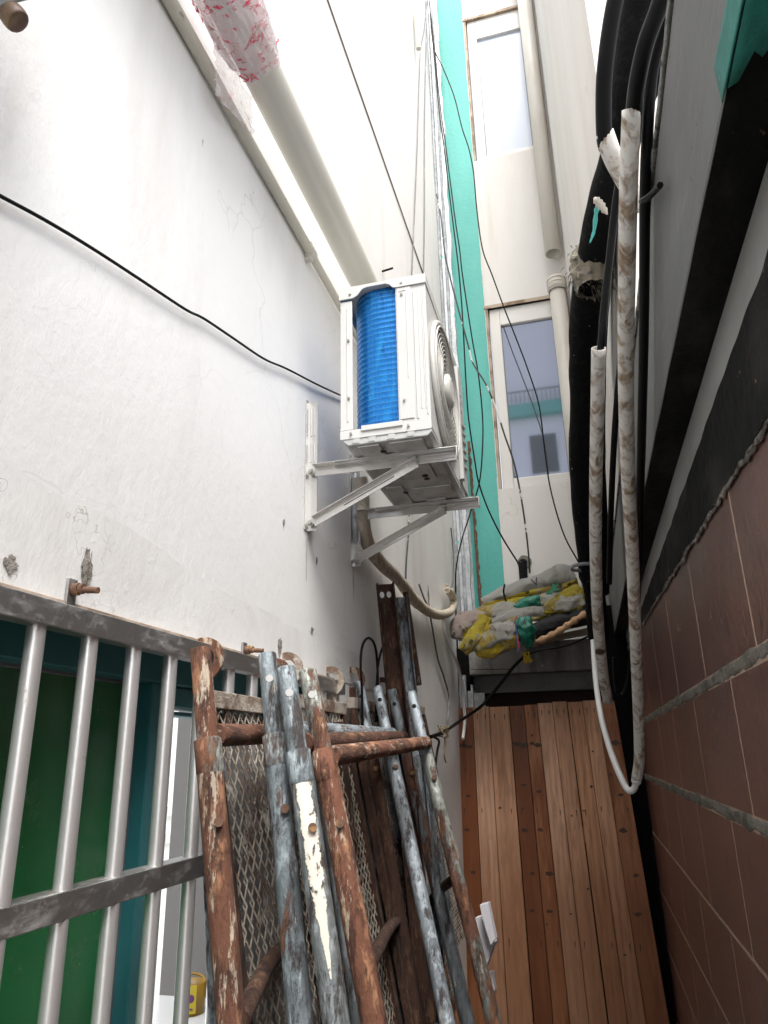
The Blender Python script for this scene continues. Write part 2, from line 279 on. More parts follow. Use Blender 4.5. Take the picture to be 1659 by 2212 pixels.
M['ink_sackyellow'] = mat('yellow_sack_stripe', (.58, .44, .03), .3, layers=[dict(scale=30, s=(1, 1, 1), lo=.60, hi=.64, col=(.04, .04, .02), detail=2), dict(scale=9, lo=.55, hi=.7, col=(.45, .42, .34), detail=5)], bump=.5, bscale=26)
M['ink_sackgreen'] = mat('green_sack_stripe', (.02, .20, .13), .35, bump=.5, bscale=26)
M['ink_green'] = mat('green_print', (.01, .16, .09), .5); M['ink_black'] = mat('black_print', (.015, .012, .03), .5); M['ink_yellow'] = mat('yellow_print', (.55, .40, .03), .5)
M['ink_red'] = mat('red_print', (.62, .03, .09), .4); M['ink_blue'] = mat('blue_print', (.04, .08, .30), .5); M['ink_brown'] = mat('brown_red_print', (.16, .03, .02), .5)
M['film'] = mat('crinkled_plastic_film', (.90, .80, .83), .12, layers=[dict(scale=8, lo=.5, hi=.6, col=(.85, .82, .83), detail=4, seed=6), dict(scale=18, s=(1, 2.5, 1), lo=.585, hi=.60, col=(.82, .08, .18), detail=5, dist=1.2)], bump=.9, bscale=50, alpha=.42)
M['netblack'] = mat('black_mesh_roll', (.012, .012, .014), .7, bump=1, bscale=90)
M['stick'] = mat('tan_taped_pole', (.42, .25, .13), .6, layers=[dict(scale=20, lo=.58, hi=.66, col=(.10, .055, .03), detail=4)], bump=.6, bscale=40)
M['batten'] = mat('grey_timber', (.27, .22, .17), .85, layers=[dict(scale=8, s=(.3, 1, 3), lo=.5, hi=.65, col=(.12, .09, .07), detail=6)], bump=.5)
M['yellowtie'] = mat('yellow_tie', (.70, .48, .02), .5); M['string'] = mat('old_string', (.25, .2, .12), .9)
M['foam'] = mat('white_foam_board', (.72, .70, .74), .7, bump=.15, bscale=150)
M['frame'] = mat('white_window_frame', (.68, .665, .64), .4, layers=[dict(scale=6, lo=.55, hi=.75, col=(.68, .64, .58), detail=5)])
M['reveal'] = mat('stained_reveal', (.45, .36, .28), .85, layers=[dict(scale=8, lo=.45, hi=.62, col=(.22, .15, .10), detail=7)], bump=.3)
M['glass'] = mat('reflective_glass', (.40, .43, .50), .03, .8, bump=.003, bscale=2)
M['frosted'] = mat('pale_frosted_glass', (.36, .41, .50), .35, 0, layers=[dict(scale=1.5, s=(1, 1, .5), lo=.4, hi=.7, col=(.44, .48, .56), detail=3)], coat=.5)
M['curtain'] = mat('dusty_screen', (.35, .38, .38), .6, .3)
M['fluff'] = mat('tattered_tape', (.20, .175, .125), .5, layers=[dict(scale=20, lo=.5, hi=.6, col=(.04, .04, .045), detail=4)], bump=.6)
M['paintblob'] = mat('dried_paint', (.62, .56, .50), .6, bump=.4)
M['tealblob'] = mat('teal_drips', (.05, .36, .33), .6, bump=.4)
M['asphalt'] = mat('worn_concrete_ground', (.30, .29, .275), .9, layers=[dict(scale=4, lo=.45, hi=.65, col=(.20, .195, .185), detail=8)], bump=.5)
M['roomwall'] = mat('room_white_wall', (.78, .78, .74), .6); M['roomgrey'] = mat('grey_partition', (.12, .115, .112), .6, bump=.1)
M['roomfloor'] = mat('pale_floor_tile', (.55, .56, .57), .25)
M['bucket'] = mat('yellow_plastic', (.22, .12, .005), .4); M['label'] = mat('bright_yellow_label', (.36, .27, .012), .5); M['purple'] = mat('purple_print', (.09, .02, .10), .5)
M['facade'] = mat('lavender_facade', (.80, .80, .86), .8); M['facade_glass'] = mat('dark_facade_glass', (.05, .06, .07), .1)
M['brass'] = mat('brown_plastic_cap', (.13, .075, .055), .5, layers=[dict(scale=20, lo=.5, hi=.7, col=(.22, .15, .08), detail=4)], bump=.1)
M['greyplastic'] = mat('grey_canopy_metal', (.33, .34, .34), .6, bump=.1)

# ------------------------------------------------------------------ mesh builder
class MB:
    def __init__(s): s.v = []; s.f = []; s.sm = []; s.mi = []; s.m = 0
    def add(s, vs, fs, sm=False):
        o = len(s.v); s.v += [V(p) for p in vs]
        for f in fs: s.f.append([i + o for i in f]); s.sm.append(sm); s.mi.append(s.m)
        return s
    def obox(s, c, a, b, d):
        c = V(c); P = [c + a * i + b * j + d * k for i in (-1, 1) for j in (-1, 1) for k in (-1, 1)]
        fs = [(0, 1, 3, 2), (4, 6, 7, 5), (0, 4, 5, 1), (2, 3, 7, 6), (0, 2, 6, 4), (1, 5, 7, 3)]
        if a.cross(b).dot(d) < 0: fs = [f[::-1] for f in fs]
        return s.add(P, fs)
    def box(s, lo, hi):
        lo, hi = V(lo), V(hi); c = (lo + hi) / 2; h = (hi - lo) / 2
        return s.obox(c, V((h.x, 0, 0)), V((0, h.y, 0)), V((0, 0, h.z)))
    def beam(s, p, q, wd, ht, upv=(0, 0, 1)):
        p, q = V(p), V(q); d = (q - p); u = V(upv); sd = d.cross(u).normalized(); u2 = sd.cross(d).normalized()
        return s.obox((p + q) / 2, sd * wd / 2, d / 2, u2 * ht / 2)
    def tube(s, pts, r, n=10, cap=True, hollow=False):
        P = [V(p) for p in pts]; k = len(P); R = r if isinstance(r, (list, tuple)) else [r] * k
        t0 = (P[1] - P[0]).normalized(); u = t0.orthogonal().normalized(); vs = []
        for i in range(k):
            t = ((P[min(i + 1, k - 1)] - P[i]).normalized() + (P[i] - P[max(i - 1, 0)]).normalized())
            if t.length < 1e-6: t = t0
            t = t.normalized(); u = (u - t * u.dot(t)); u = u.normalized() if u.length > 1e-6 else t.orthogonal().normalized(); w_ = t.cross(u)
            for j in range(n):
                a = 2 * pi * j / n; vs.append(P[i] + (u * cos(a) + w_ * sin(a)) * R[i])
        fs = [(i * n + j, i * n + (j + 1) % n, (i + 1) * n + (j + 1) % n, (i + 1) * n + j) for i in range(k - 1) for j in range(n)]
        s.add(vs, fs, True)
        if cap: s.add([vs[j] for j in range(n)], [tuple(range(n))[::-1]]); s.add([vs[(k - 1) * n + j] for j in range(n)], [tuple(range(n))])
        return s
    def plate(s, ol, o, u, v, w_):
        """polygon outline (2-D points) in plane (u,v) at o, extruded along w_"""
        o, u, v, w_ = V(o), V(u), V(v), V(w_); n = len(ol)
        A = [o + u * a + v * b for a, b in ol]; B = [p + w_ for p in A]
        fs = [tuple(range(n)), tuple(range(2 * n - 1, n - 1, -1))] + [(i, n + i, n + (i + 1) % n, (i + 1) % n) for i in range(n)]
        return s.add(A + B, fs)
    def grid(s, fn, nu, nv, sm=True, flip=False):
        vs = [fn(i / nu, j / nv) for i in range(nu + 1) for j in range(nv + 1)]; q = nv + 1
        fs = [(i * q + j, (i + 1) * q + j, (i + 1) * q + j + 1, i * q + j + 1) for i in range(nu) for j in range(nv)]
        if flip: fs = [f[::-1] for f in fs]
        return s.add(vs, fs, sm)
    def build(s, name, mats, parent=None, bevel=0, solid=0, seg=2, org=None):
        if not isinstance(mats, (list, tuple)): mats = [mats]
        if parent is not None:
            q = parent; off = V((0, 0, 0))
            while q is not None: off += V(q.location); q = q.parent
        elif org is not None: off = V(org)
        else:
            xs = [p.x for p in s.v]; ys = [p.y for p in s.v]; zs = [p.z for p in s.v]
            off = V(((min(xs) + max(xs)) / 2, (min(ys) + max(ys)) / 2, min(zs)))
        me = bpy.data.meshes.new(name); me.from_pydata([p - off for p in s.v], [], s.f)
        for mm in mats: me.materials.append(M[mm] if isinstance(mm, str) else mm)
        me.polygons.foreach_set('use_smooth', s.sm); me.polygons.foreach_set('material_index', s.mi); me.update()
        o = bpy.data.objects.new(name, me); COL.objects.link(o)
        if parent is not None: o.parent = parent
        else: o.location = off
        if solid: md = o.modifiers.new('solid', 'SOLIDIFY'); md.thickness = solid; md.offset = 0
        if bevel: md = o.modifiers.new('bevel', 'BEVEL'); md.width = bevel; md.segments = seg; md.limit_method = 'ANGLE'; md.angle_limit = radians(40)
        return o
def tag(o, label, cat, group=None, kind=None):
    if label: o['label'] = label
    if cat: o['category'] = cat
    if group: o['group'] = group
    if kind: o['kind'] = kind
    return o
def thing(name, loc, label, cat, group=None):
    o = bpy.data.objects.new(name, None); o.location = loc; o.empty_display_size = .05; COL.objects.link(o)
    return tag(o, label, cat, group)
def nz(p, s=1.0, k=0): return mnoise.noise(V(p) * s + V((k * 7.3, k * 3.1, k * 5.7)))
def text_mb(mb, txt, size, o, u, v, w_):
    cu = bpy.data.curves.new('t', 'FONT'); cu.body = txt; cu.size = size; cu.extrude = 0
    ob = bpy.data.objects.new('t', cu); COL.objects.link(ob)
    dg = bpy.context.evaluated_depsgraph_get(); me = ob.evaluated_get(dg).to_mesh()
    mb.add([V(o) + V(u) * p.co.x + V(v) * p.co.y + V(w_) for p in me.vertices], [tuple(f.vertices) for f in me.polygons])
    ob.evaluated_get(dg).to_mesh_clear(); COL.objects.unlink(ob); bpy.data.objects.remove(ob); bpy.data.curves.remove(cu)

# ================================================================== SETTING
g = MB(); g.grid(lambda a, b: V((-60 + 120 * a, -60 + 120 * b, GROUND)), 4, 4, False)
tag(g.build('ground', 'asphalt', org=(0, 0, GROUND)), None, None, kind='structure')

# ---- left white plastered building, with the window opening and the room behind it
WX = -.8; WTOP = 7.3; OY0, OY1, OZ0, OZ1 = -.25, 2.32, -1.15, .245
lb = thing('plastered_building', (-.9, 1.5, GROUND), 'tall white plastered wall with hairline cracks, carrying the air conditioner', 'building')
def wavy(x, y, z): return .0012 * nz((x, y, z), .9) + .0008 * nz((x, y, z), 3.3, 2)
b = MB()
def wallgrid(y0, y1, z0, z1, ny, nzz):
    b.grid(lambda a, c: V((WX + wavy(0, y0 + (y1 - y0) * a, z0 + (z1 - z0) * c) * min(1, 6 * a, 6 * (1 - a), 6 * c, 6 * (1 - c)), y0 + (y1 - y0) * a, z0 + (z1 - z0) * c)), ny, nzz)
wallgrid(-.9, 5.0, OZ1, WTOP, 90, 100)
b.box((-.95, -.9, OZ1), (WX - .006, 5.0, WTOP))
b.box((-.95, -.9, GROUND), (WX, OY0, OZ1 - .001)); b.box((-.95, OY1, GROUND), (WX, 5.0, OZ1 - .001)); b.box((-.95, OY0 + .001, GROUND), (WX, OY1 - .001, OZ0))
b.build('wall', 'plaster', lb)
# repaired render band above the window: a thin raised coat with an uneven upper edge
b = MB(); n = 90
def edge(t): y = -.2 + 3.3 * t; return .36 + .12 * max(0, 1 - y / 1.9) + .022 * nz((y, 0, 0), 3) + .01 * nz((y, 2, 0), 14)
b.grid(lambda a, c: V((WX + .0020 + .0002 * nz((a * 9, c * 2, 0), 5), -.2 + 3.3 * a, OZ1 + .002 + (edge(a) - OZ1) * c)), n, 8)
b.build('render_patch', 'plaster_low', lb)
# board-mark ledge over the opening
b = MB(); b.box((-.93, OY0, OZ1 - .006), (WX + .006, OY1, OZ1 + .004)); b.build('lintel_edge', 'reveal', lb)
# chips and holes in the plaster
CHIP = mat('exposed_cement', (.34, .31, .28), .95, layers=[dict(scale=60, lo=.45, hi=.6, col=(.16, .14, .12), detail=6)], bump=1, bscale=120)
def blob(mb, cy, cz, ry, rz, x, n=26, k=0, pw=.9):
    pts = [(ry * cos(2 * pi * i / n) * (1 + pw * nz((i * 1.3, k, 0), 1.7)), rz * sin(2 * pi * i / n) * (1 + pw * 1.4 * nz((i * 1.9, k, 5), 1.3))) for i in range(n)]
    mb.plate(pts, (x, cy, cz), (0, 1, 0), (0, 0, 1), (.0012, 0, 0))
for i, (px, py, ry, rz) in enumerate([(183, 1232, .013, .03), (18, 1218, .012, .012), (602, 1395, .012, .022), (683, 1212, .006, .012), (612, 1128, .006, .007),
                                      (672, 1360, .012, .006), (925, 1290, .018, .045)]):
    p = onx(px, py, WX); b = MB(); blob(b, p.y, p.z, ry, rz, WX + .0036 if p.z < .5 else WX + .002, k=i); b.build('plaster_chip', CHIP, lb)
STN = mat('run_off_stain', (.50, .485, .46), .9, layers=[dict(scale=30, s=(1, 2.5, .2), lo=.45, hi=.6, col=(.62, .61, .59), detail=6)])
for px, py, ln, wd in ((662, 1150, .16, .010), (762, 1226, .13, .012), (150, 1300, .03, .01)):
    p = onx(px, py, WX); b = MB(); n = 16
    L_ = [(-wd * (1 - t / n) ** .6 * (1 + .5 * nz((t, px, 0), .8)), -ln * t / n) for t in range(n + 1)]; R_ = [(wd * .8 * (1 - t / n) ** .6 * (1 + .5 * nz((t, px, 4), .8)), -ln * t / n) for t in range(n, -1, -1)]
    b.plate(L_ + R_, (WX + .0016, p.y, p.z), (0, 1, 0), (0, 0, 1), (.0006, 0, 0)); b.build('stain', STN, lb)
# joint line running along the upper wall
b = MB(); p0, p1 = onx(700, -40, WX), onx(925, 630, WX); zj = (onx(829, 350, WX).z + onx(914, 595, WX).z) / 2
b.tube([(WX + .004, 1 + .1 * i, zj + .004 * nz((i * .3, 0, 0))) for i in range(41)], .004, 5)
b.build('wall_joint', mat('joint_brown', (.25, .2, .15), .9), lb)
# teal window frame, green board, and the room
b = MB(); b.box((-.99, OY0, .165), (-.90, OY1, .24)); b.box((-.985, 1.428, OZ0), (-.905, 1.492, .164)); b.box((-.99, OY0, OZ0), (-.9, OY0 + .06, .164)); b.box((-.99, 2.2, OZ0), (-.9, OY1, .164))
b.box((-.985, 1.493, .118), (-.91, 2.199, .163)); b.box((-.97, 1.493, .10), (-.925, 2.199, .11))
wf = b.build('window_frame', 'teal_dark', lb, bevel=.003)
b = MB(); b.box((-.958, OY0 + .062, OZ0), (-.948, 1.405, .158)); b.build('green_pane', 'green', lb)
b = MB(); b.box((-.962, 1.405, OZ0), (-.938, 1.4275, .16)); b.box((-.962, OY0 + .062, .159), (-.944, 1.4275, .1645)); b.build('pane_trim', mat('grey_trim', (.16, .15, .17), .5), lb)
b = MB(); b.box((-7, -1, GROUND + .002), (-.96, 5.8, GROUND + .02)); b.build('room_floor', 'roomfloor', lb)
b = MB(); b.box((-7, 5.72, GROUND), (-3.3, 5.85, 1.4)); b.box((-3.299, 5.72, GROUND), (-1.0, 5.85, 1.4)); b.box((-7.1, -1, GROUND), (-7, 5.85, 1.4)); b.build('room_wall', 'roomwall', lb)
b = MB(); b.box((-2.95, 5.02, GROUND + .02), (-1.0, 5.14, 1.3)); b.build('room_partition', 'roomgrey', lb)
b = MB()
for zz in (GROUND + .02,): b.box((-7, 5.695, zz), (-3.0, 5.719, zz + .11))
for py in (1753, 1811):
    p = ony(341, py, 5.7); b.box((-7, 5.69, p.z - .035), (-3.0, 5.719, p.z + .035))
b.build('skirting_strip', mat('pale_strip', (.66, .66, .62), .4), lb)
for px, py in ((348, 1750), (344, 1811), (321, 2093)):
    p = ony(px, py, 5.68); b = MB(); b.box((p.x - .10, 5.684, p.z - .028), (p.x + .05, 5.688, p.z + .028)); b.build('strip_print', 'ink_brown', lb)

# yellow box standing in the room
p = onz(410, 2188, GROUND + .02)
yb = thing('yellow_bucket', (p.x, p.y, GROUND + .02), 'yellow open bucket with a bright label, on the room floor behind the bars', 'bucket')
b = MB(); b.tube([(p.x, p.y, GROUND + .022), (p.x, p.y, GROUND + .19)], [.085, .092], 20, False); b.tube([(p.x, p.y, GROUND + .022), (p.x, p.y, GROUND + .025)], .085, 20); b.build('body', 'bucket', yb, solid=.004)
b = MB(); b.tube([V((p.x, p.y, GROUND + .19)) + V((.094 * cos(t * pi / 8), .03 * sin(t * pi / 8), .035 * abs(sin(t * pi / 8)))) for t in range(9)], .008, 6); b.build('handle', 'bucket', yb)
d = (V((0, 0, 0)) - p); d.z = 0; d.normalize(); sd_ = V((0, 0, 1)).cross(d)
b = MB(); b.plate([(-.034, 0), (.034, 0), (.034, .15), (-.034, .15)], V((p.x, p.y, GROUND + .04)) + d * .096, sd_, (0, 0, 1), d * .003); lab = b.build('label', 'label', yb)
b = MB(); b.plate([(.022 * cos(t * pi / 8), .022 * sin(t * pi / 8)) for t in range(16)], V((p.x, p.y, GROUND + .12)) + d * .100, sd_, (0, 0, 1), d * .001)
b.box(V((p.x, p.y, GROUND + .065)) + d * .1 - V((.016, .001, .005)), V((p.x, p.y, GROUND + .065)) + d * .101 + V((.016, .001, .005))); b.build('print', 'purple', lab)

# ---- window grille
gx = -.792
gr = thing('window_grille', (gx, 1.2, -1.0), 'round stainless bars welded into a dusty square frame over the green window', 'window grille')
b = MB(); b.box((gx - .002, -.3, .196), (gx + .03, 2.34, .236)); b.build('top_rail', 'steel_dusty', gr, bevel=.002)
b = MB(); b.box((gx - .012, -.3, -.218), (gx + .026, 2.3, -.178)); b.build('middle_rail', 'steel_dusty', gr, bevel=.002)
b = MB(); b.box((gx - .012, -.3, -1.05), (gx + .026, 2.3, -1.01)); b.build('bottom_rail', 'steel_dusty', gr, bevel=.002)
y = .906 - .1255 * 8
while y < 2.3:
    b = MB(); b.tube([(gx + .012, y, -1.01), (gx + .012, y, .197)], .0140, 18); b.build('bar', 'steel', gr); y += .1255
for px, py in ((145, 1290), (522, 1415)):
    p = onx(px, py, WX)
    b = MB(); b.box((WX + .003, p.y - .011, .21), (WX + .009, p.y + .011, p.z + .03)); mb_ = b.build('mounting_tab', 'steel_dusty', gr, bevel=.001)
    b = MB(); c = V((WX + .01, p.y, p.z + .012)); b.tube([c, c + V((.012, 0, 0))], .0105, 6); b.tube([c, c + V((.045, .004, -.004))], .0055, 8); b.tube([c + V((.013, 0, 0)), c + V((.02, 0, 0))], .009, 6); b.build('bolt', 'rust_bolt', mb_)

# ---- right: brown tiled building with black sealed joint and grey eave
TX = .3
rb = thing('tiled_building', (.45, 2, GROUND), 'low building with brown tiles, black sealing and a grey stepped eave', 'building')
b = MB(); b.box((TX + .006, -.7, GROUND), (.6, 5.05, .62)); b.build('wall_core', 'mortar', rb)
rows = [(-1.5, -1.325, .0), (-1.32, -1.03, .15), (-1.025, -.738, .45), (-.733, -.445, .05), (-.440, -.155, .36), (-.128, .142, .09), (.168, .60, .40)]
b = MB(); bg2 = MB()
for (z0, z1, off) in rows:
    y = 1.4 - .4 + off + .2 - .6 * 6
    # joints of the visible rows are measured: top 1.40, next 1.69, next 1.97, next 2.26
    off = {.168: 1.40, -.128: 1.69, -.440: 1.97, -.733: 2.26, -1.025: 1.66, -1.32: 1.96, -1.5: 2.2}[z0]
    y = off - .6 * 5
    while y < 5.05:
        ya, yb_ = y + .0065, y + .5935
        if y < 5.04 and yb_ > -.68:
            b.box((TX + .0003 * random.uniform(-1, 1), max(ya, -.7), z0 + .003), (TX + .012, min(yb_, 5.05), z1 - .003))
        y += .6
b.build('tiles', 'tile', rb, bevel=.0008)
b = MB(); b.box((TX + .0008, -.69, -1.2), (TX + .0055, 5.04, .6)); b.build('grout', 'grout', rb)
# thick rough cement courses
for zc in (.155, -.142):
    b = MB(); hh = .0165
    def f(a, c, zc=zc):
        y = .3 + 4.75 * a; ang = pi * c
        w_ = hh * (.85 + .5 * nz((y, zc, 0), 7) + .4 * nz((y, zc + (1 if c > .5 else 0), 1), 26)); 
        return V((TX + .0004 - (.0025 + .004 * nz((y, zc, 3), 11) + .003 * nz((y, zc + ang, 3), 40)) * sin(ang) ** .5, y, zc + w_ * cos(ang) + .004 * nz((y, zc, 0), 4)))
    b.grid(f, 260, 6, flip=True); b.build('mortar_course', 'mortar', rb)
# crumbs of cement on the course
for px, py in ((1473, 1504), (1427, 1565), (1363, 1666), (1483, 1690), (1358, 1600)):
    p = onx(px if px != 1427 else 1400, py if px != 1427 else 1545, TX - .01)
def xat(z0, r): return r
# ragged plaster rim at the top of the tiles
def top_edge(y): return .435 + .05 * (y - 1.08) * .93 + .010 * nz((y, 0, 0), 6) + .008 * nz((y, 3, 0), 22)
b = MB(); b.grid(lambda a, c: V((TX - .003 - .004 * sin(pi * c) - .002 * nz((a * 60, c * 2, 0), 3), .35 + 4.65 * a, top_edge(.35 + 4.65 * a) + .012 + (max(.001, .006 + .022 * nz((a * 16, 0, 0), 2) + .016 * nz((a * 90, c, 0), 2))) * (c - .8))), 300, 4, flip=True)
b.build('plaster_rim', mat('broken_plaster', (.30, .28, .25), .95, layers=[dict(scale=30, lo=.5, hi=.6, col=(.12, .11, .10), detail=5)], bump=1, bscale=80), rb, solid=.004)
b = MB(); b.grid(lambda a, c: V((TX - .009 + .004 * nz((a * 20, c * 3, 0), 2), .3 + 4.75 * a, top_edge(.3 + 4.75 * a) + .012 + (.605 - top_edge(.3 + 4.75 * a)) * c)), 220, 6, flip=True)
b.build('sealing_band', 'mastic_and_shade', rb)
b = MB(); b.box((TX - .004, -.7, .60), (.6, 5.05, .715)); b.build('beam', 'greybeam', rb, bevel=.006)
# soffit, shade under the eave painted in as black, and overhanging eave face
b = MB(); b.grid(lambda a, c: V((.228 + .075 * c, -.7 + 5.75 * a, .712 + .004 * nz((a * 40, c * 3, 0), 1))), 200, 4, flip=False); b.build('soffit', 'mastic_and_shade', rb, solid=.003)
b = MB(); b.box((.228, -.7, .716), (.6, 5.05, 1.03)); b.build('eave', 'greyrender', rb, bevel=.006)
b = MB(); b.grid(lambda a, c: V((.222 + .012 * c, .3 + 4.7 * a, 1.03 + .012 * nz((a * 60, 0, 0), 2) * (1 - c) + .008 * c)), 300, 3, flip=False); b.build('crumbled_edge', mat('crumbling_cement', (.30, .30, .28), .95, layers=[dict(scale=30, lo=.5, hi=.6, col=(.08, .08, .075), detail=5)], bump=1, bscale=70), rb, solid=.006)
b = MB()
b.grid(lambda a, c: V((.2245 - .001, -.7 + (1.42 + .05 * nz((c * 8, 0, 0), 1)) * a, .705 + (.055 + .02 * nz((a * 14, 0, 0), 1)) * c)), 40, 8)
b.grid(lambda a, c: V((.226 + .078 * c, -.7 + (1.40 - .1 * c + .04 * nz((c * 6, 4, 0), 1)) * a, .7045)), 40, 8)
b.build('teal_paint', 'teal_old', rb, solid=.0015)
b = MB(); b.box((.24, -.7, 1.035), (5, 5.05, 1.09)); b.build('roof', 'concrete', rb)

# ---- far building: back wall, teal strip, side wall, windows
BY = 5.2
fb = thing('rear_building', (-.1, 5.4, GROUND), 'tall cream rendered building with a teal strip closing the alley', 'building')
b = MB()
hx0, hx1 = -.465, .20
wins = [(5.053, 6.775), (1.905, 3.50), (7.62, 7.63)]
zs = [GROUND] + [z for ww in sorted(wins) for z in ww] + [7.6]
for i in range(0, len(zs) - 1, 2): b.box((hx0, BY, zs[i]), (hx1, BY + .2, zs[i + 1]))
b.box((-3.0, BY + .0, GROUND), (hx0 - .0005, BY + .2, 7.6)); b.box((hx1 + .0005, BY, GROUND), (.6, BY + .2, 7.6))
b.build('wall', 'cream', fb)
b = MB()
A_, B_ = V((.215, BY, 0)), V((.245, 1.9, 0))
b.plate([(0, 1.04), (1, 1.04), (1, 2.85), (.62, 4.5), (.3, 6.1), (.05, 7.4), (0, 7.4)], (.215, BY - .001, 0), (.03, 1.9 - BY, 0), (0, 0, 1), (.25, 0, 0)); b.build('side_wall', 'cream', fb)  # unseen top sloped down to let more sky light into the alley
b = MB()
def tedge(z): return -.470 + .004 * nz((z, 0, 0), 6) + .003 * nz((z, 1, 0), 25) - (.0 if z > 2 else .006)
b.grid(lambda a, c: V(((-.799 + (tedge(-1 + 8.6 * c) + .799) * a), BY - .004, -1 + 8.6 * c)), 4, 400, flip=True); b.build('teal_strip', 'teal', fb)
for i, (z0, z1) in enumerate(wins[:2]):
    f0 = .045
    b = MB(); b.box((hx0 - .012, BY - .006, z1), (hx1, BY + .08, z1 + .03)); b.box((hx0, BY + .0, z0), (hx0 + .02, BY + .09, z1)); b.build('reveal', 'reveal', fb)
    b = MB(); x0 = hx0 + .03; gx0 = -.352; gx1 = (.115, .165)[i] 
    zb = z0 + .055 if i == 0 else z0 + .085; zt = z1 - (.24 if i == 0 else .16)
    b.box((x0, BY + .02, z0 + .001), (gx0, BY + .07, z1)); b.box((gx1, BY + .02, z0 + .001), (.19, BY + .07, z1)); b.box((gx0, BY + .02, z0 + .001), (gx1, BY + .07, zb)); b.box((gx0, BY + .02, zt), (gx1, BY + .07, z1))
    wn = b.build('window_frame', 'frame', fb, bevel=.006)
    b = MB(); b.box((gx0 - .01, BY + .045, zb - .01), (gx1 + .01, BY + .05, zt + .01)); b.build('pane', ('frosted', 'glass')[i], wn)
    b = MB(); b.box((gx1 - .055 if i == 0 else gx1 - .10, BY + .036, zb), (gx1, BY + .042, zt)); b.box((gx0, BY + .036, zb), (gx0 + .006, BY + .044, zt)); b.build('seal', mat('dark_seal%d' % i, (.16, .18, .18), .5), wn)
    b = MB(); b.box((.192, BY - .003, z0 + .02), (.2, BY + .03, z1)); b.build('hinge_slot', 'reveal', wn)
# cable hole low on the back wall
b = MB(); p = ony(1133, 1215, BY); pts = [(.052 * cos(i * pi / 8) * (1 + .3 * nz((i, 0, 0), .9)), .05 * sin(i * pi / 8) * (1 + .3 * nz((i, 3, 0), .9))) for i in range(16)]
b.plate(pts, (p.x, BY - .006, p.z), (1, 0, 0), (0, 0, 1), (0, .005, 0)); b.build('patched_hole', 'mortar', fb)

# building behind the viewpoint, only met in reflections and light
ob = thing('opposite_building', (0, -8, GROUND), 'pale grey building with teal ledges, seen reflected in the window glass', 'building')
b = MB(); b.box((-2.3, -10, GROUND), (1.7, -8, 12.6)); b.build('wall', 'facade', ob)
b = MB()
for z in (5.3, 8.75): b = MB(); b.box((-2.3, -7.999, z), (1.7, -7.75, z + .35)); b.build('ledge', 'teal', ob)
for z in (8.72,):
    b = MB(); b.box((-2.3, -7.80, z + .75), (1.7, -7.77, z + .79))
    for q in range(34): b.box((-2.29 + q * .118, -7.795, z + .38), (-2.27 + q * .118, -7.775, z + .75))
    b.build('railing', 'greypanel', ob)
b = MB(); b.tube([(.45, -7.9, 4), (.45, -7.9, 12.6)], .09, 12); b.build('drainpipe', 'greypanel', ob)
for z in (3.6, 7.1):
    for x in (-2.0, -.72, .7):
        b = MB(); b.box((x, -7.99, z), (x + .7, -7.95, z + 1.1)); fr = b.build('window', 'facade_glass', ob)

# ================================================================== DRAINPIPES
def vpipe(name, x, y, z0, z1, r, label, cat, m_='pvc_old', group=None, open_bottom=True):
    t = thing(name, (x, y, z0), label, cat, group)
    b = MB(); b.tube([(x, y, z0), (x, y, z1)], r, 24, False); b.build('pipe', m_, t, solid=.005); return t
p = ony(1196, 548, 5.08)
dp = vpipe('downpipe', .127, 5.08, p.z, 7.5, .062, 'ivory downpipe ending open in mid air beside the upper window', 'drainpipe', group='drainpipes on the rear building')
p2 = ony(1202, 605, 5.08)
dp2 = vpipe('downpipe', .125, 5.08, 1.0, p2.z, .060, 'lower ivory downpipe with a ribbed collar overlapping the lower window', 'drainpipe', group='drainpipes on the rear building')
b = MB(); b.tube([(.125, 5.08, p2.z - .11), (.125, 5.08, p2.z + .01)], .071, 24, False)
for k in range(3): b.tube([V((.125, 5.08, p2.z - .08 + .035 * k)) + V((.073 * cos(t * pi / 12), .073 * sin(t * pi / 12), 0)) for t in range(25)], .004, 6, False)
b.build('collar', 'pvc_old', dp2, solid=.003)

# ================================================================== GALVANISED CORNER FLASHING
def flashing(z0, z1, dy, label):
    b = MB(); prof = [(-.805, 5.005), (-.80, 5.03), (-.783, 5.045), (-.775, 5.025), (-.758, 5.03), (-.752, 5.05), (-.735, 5.045), (-.73, 5.03), (-.70, 5.04), (-.695, 5.06)]
    nn = int((z1 - z0) / .05); q = len(prof)
    vs = []; 
    for i in range(nn + 1):
        z = z0 + (z1 - z0) * i / nn
        for k, (x, y) in enumerate(prof):
            e = (k / (q - 1)) ** 3
            vs.append(V((x + e * .022 * nz((z, 0, 0), 4) + .002 * nz((z, k, 0), 9), y + dy + .003 * nz((z, k, 1), 7), z)))
    fs = [(i * q + k, i * q + k + 1, (i + 1) * q + k + 1, (i + 1) * q + k) for i in range(nn) for k in range(q - 1)]
    b.add(vs, fs); o = b.build('corner_flashing', 'galv', solid=.0015)
    return tag(o, label, 'metal flashing', 'folded metal strips down the wall corner')
flashing(-.3, 2.25, 0, 'folded zinc strip behind the cables at the corner, lowest length')
flashing(2.2, 4.05, .012, 'folded zinc strip at the wall corner, just above the air conditioner')
flashing(4.0, 5.3, .024, 'folded zinc strip at the wall corner with a ragged white edge')
flashing(5.25, 7.3, .036, 'folded zinc strip at the wall corner, topmost length')
b = MB(); b.grid(lambda a, c: V((-.672 + (.022 + .014 * nz((c * 30, 0, 0), 1.5)) * a + (.02 * (1 - c)), 5.12 + .004 * nz((a, c * 9, 0), 2), .1 + 2.2 * c)), 3, 120, flip=True)
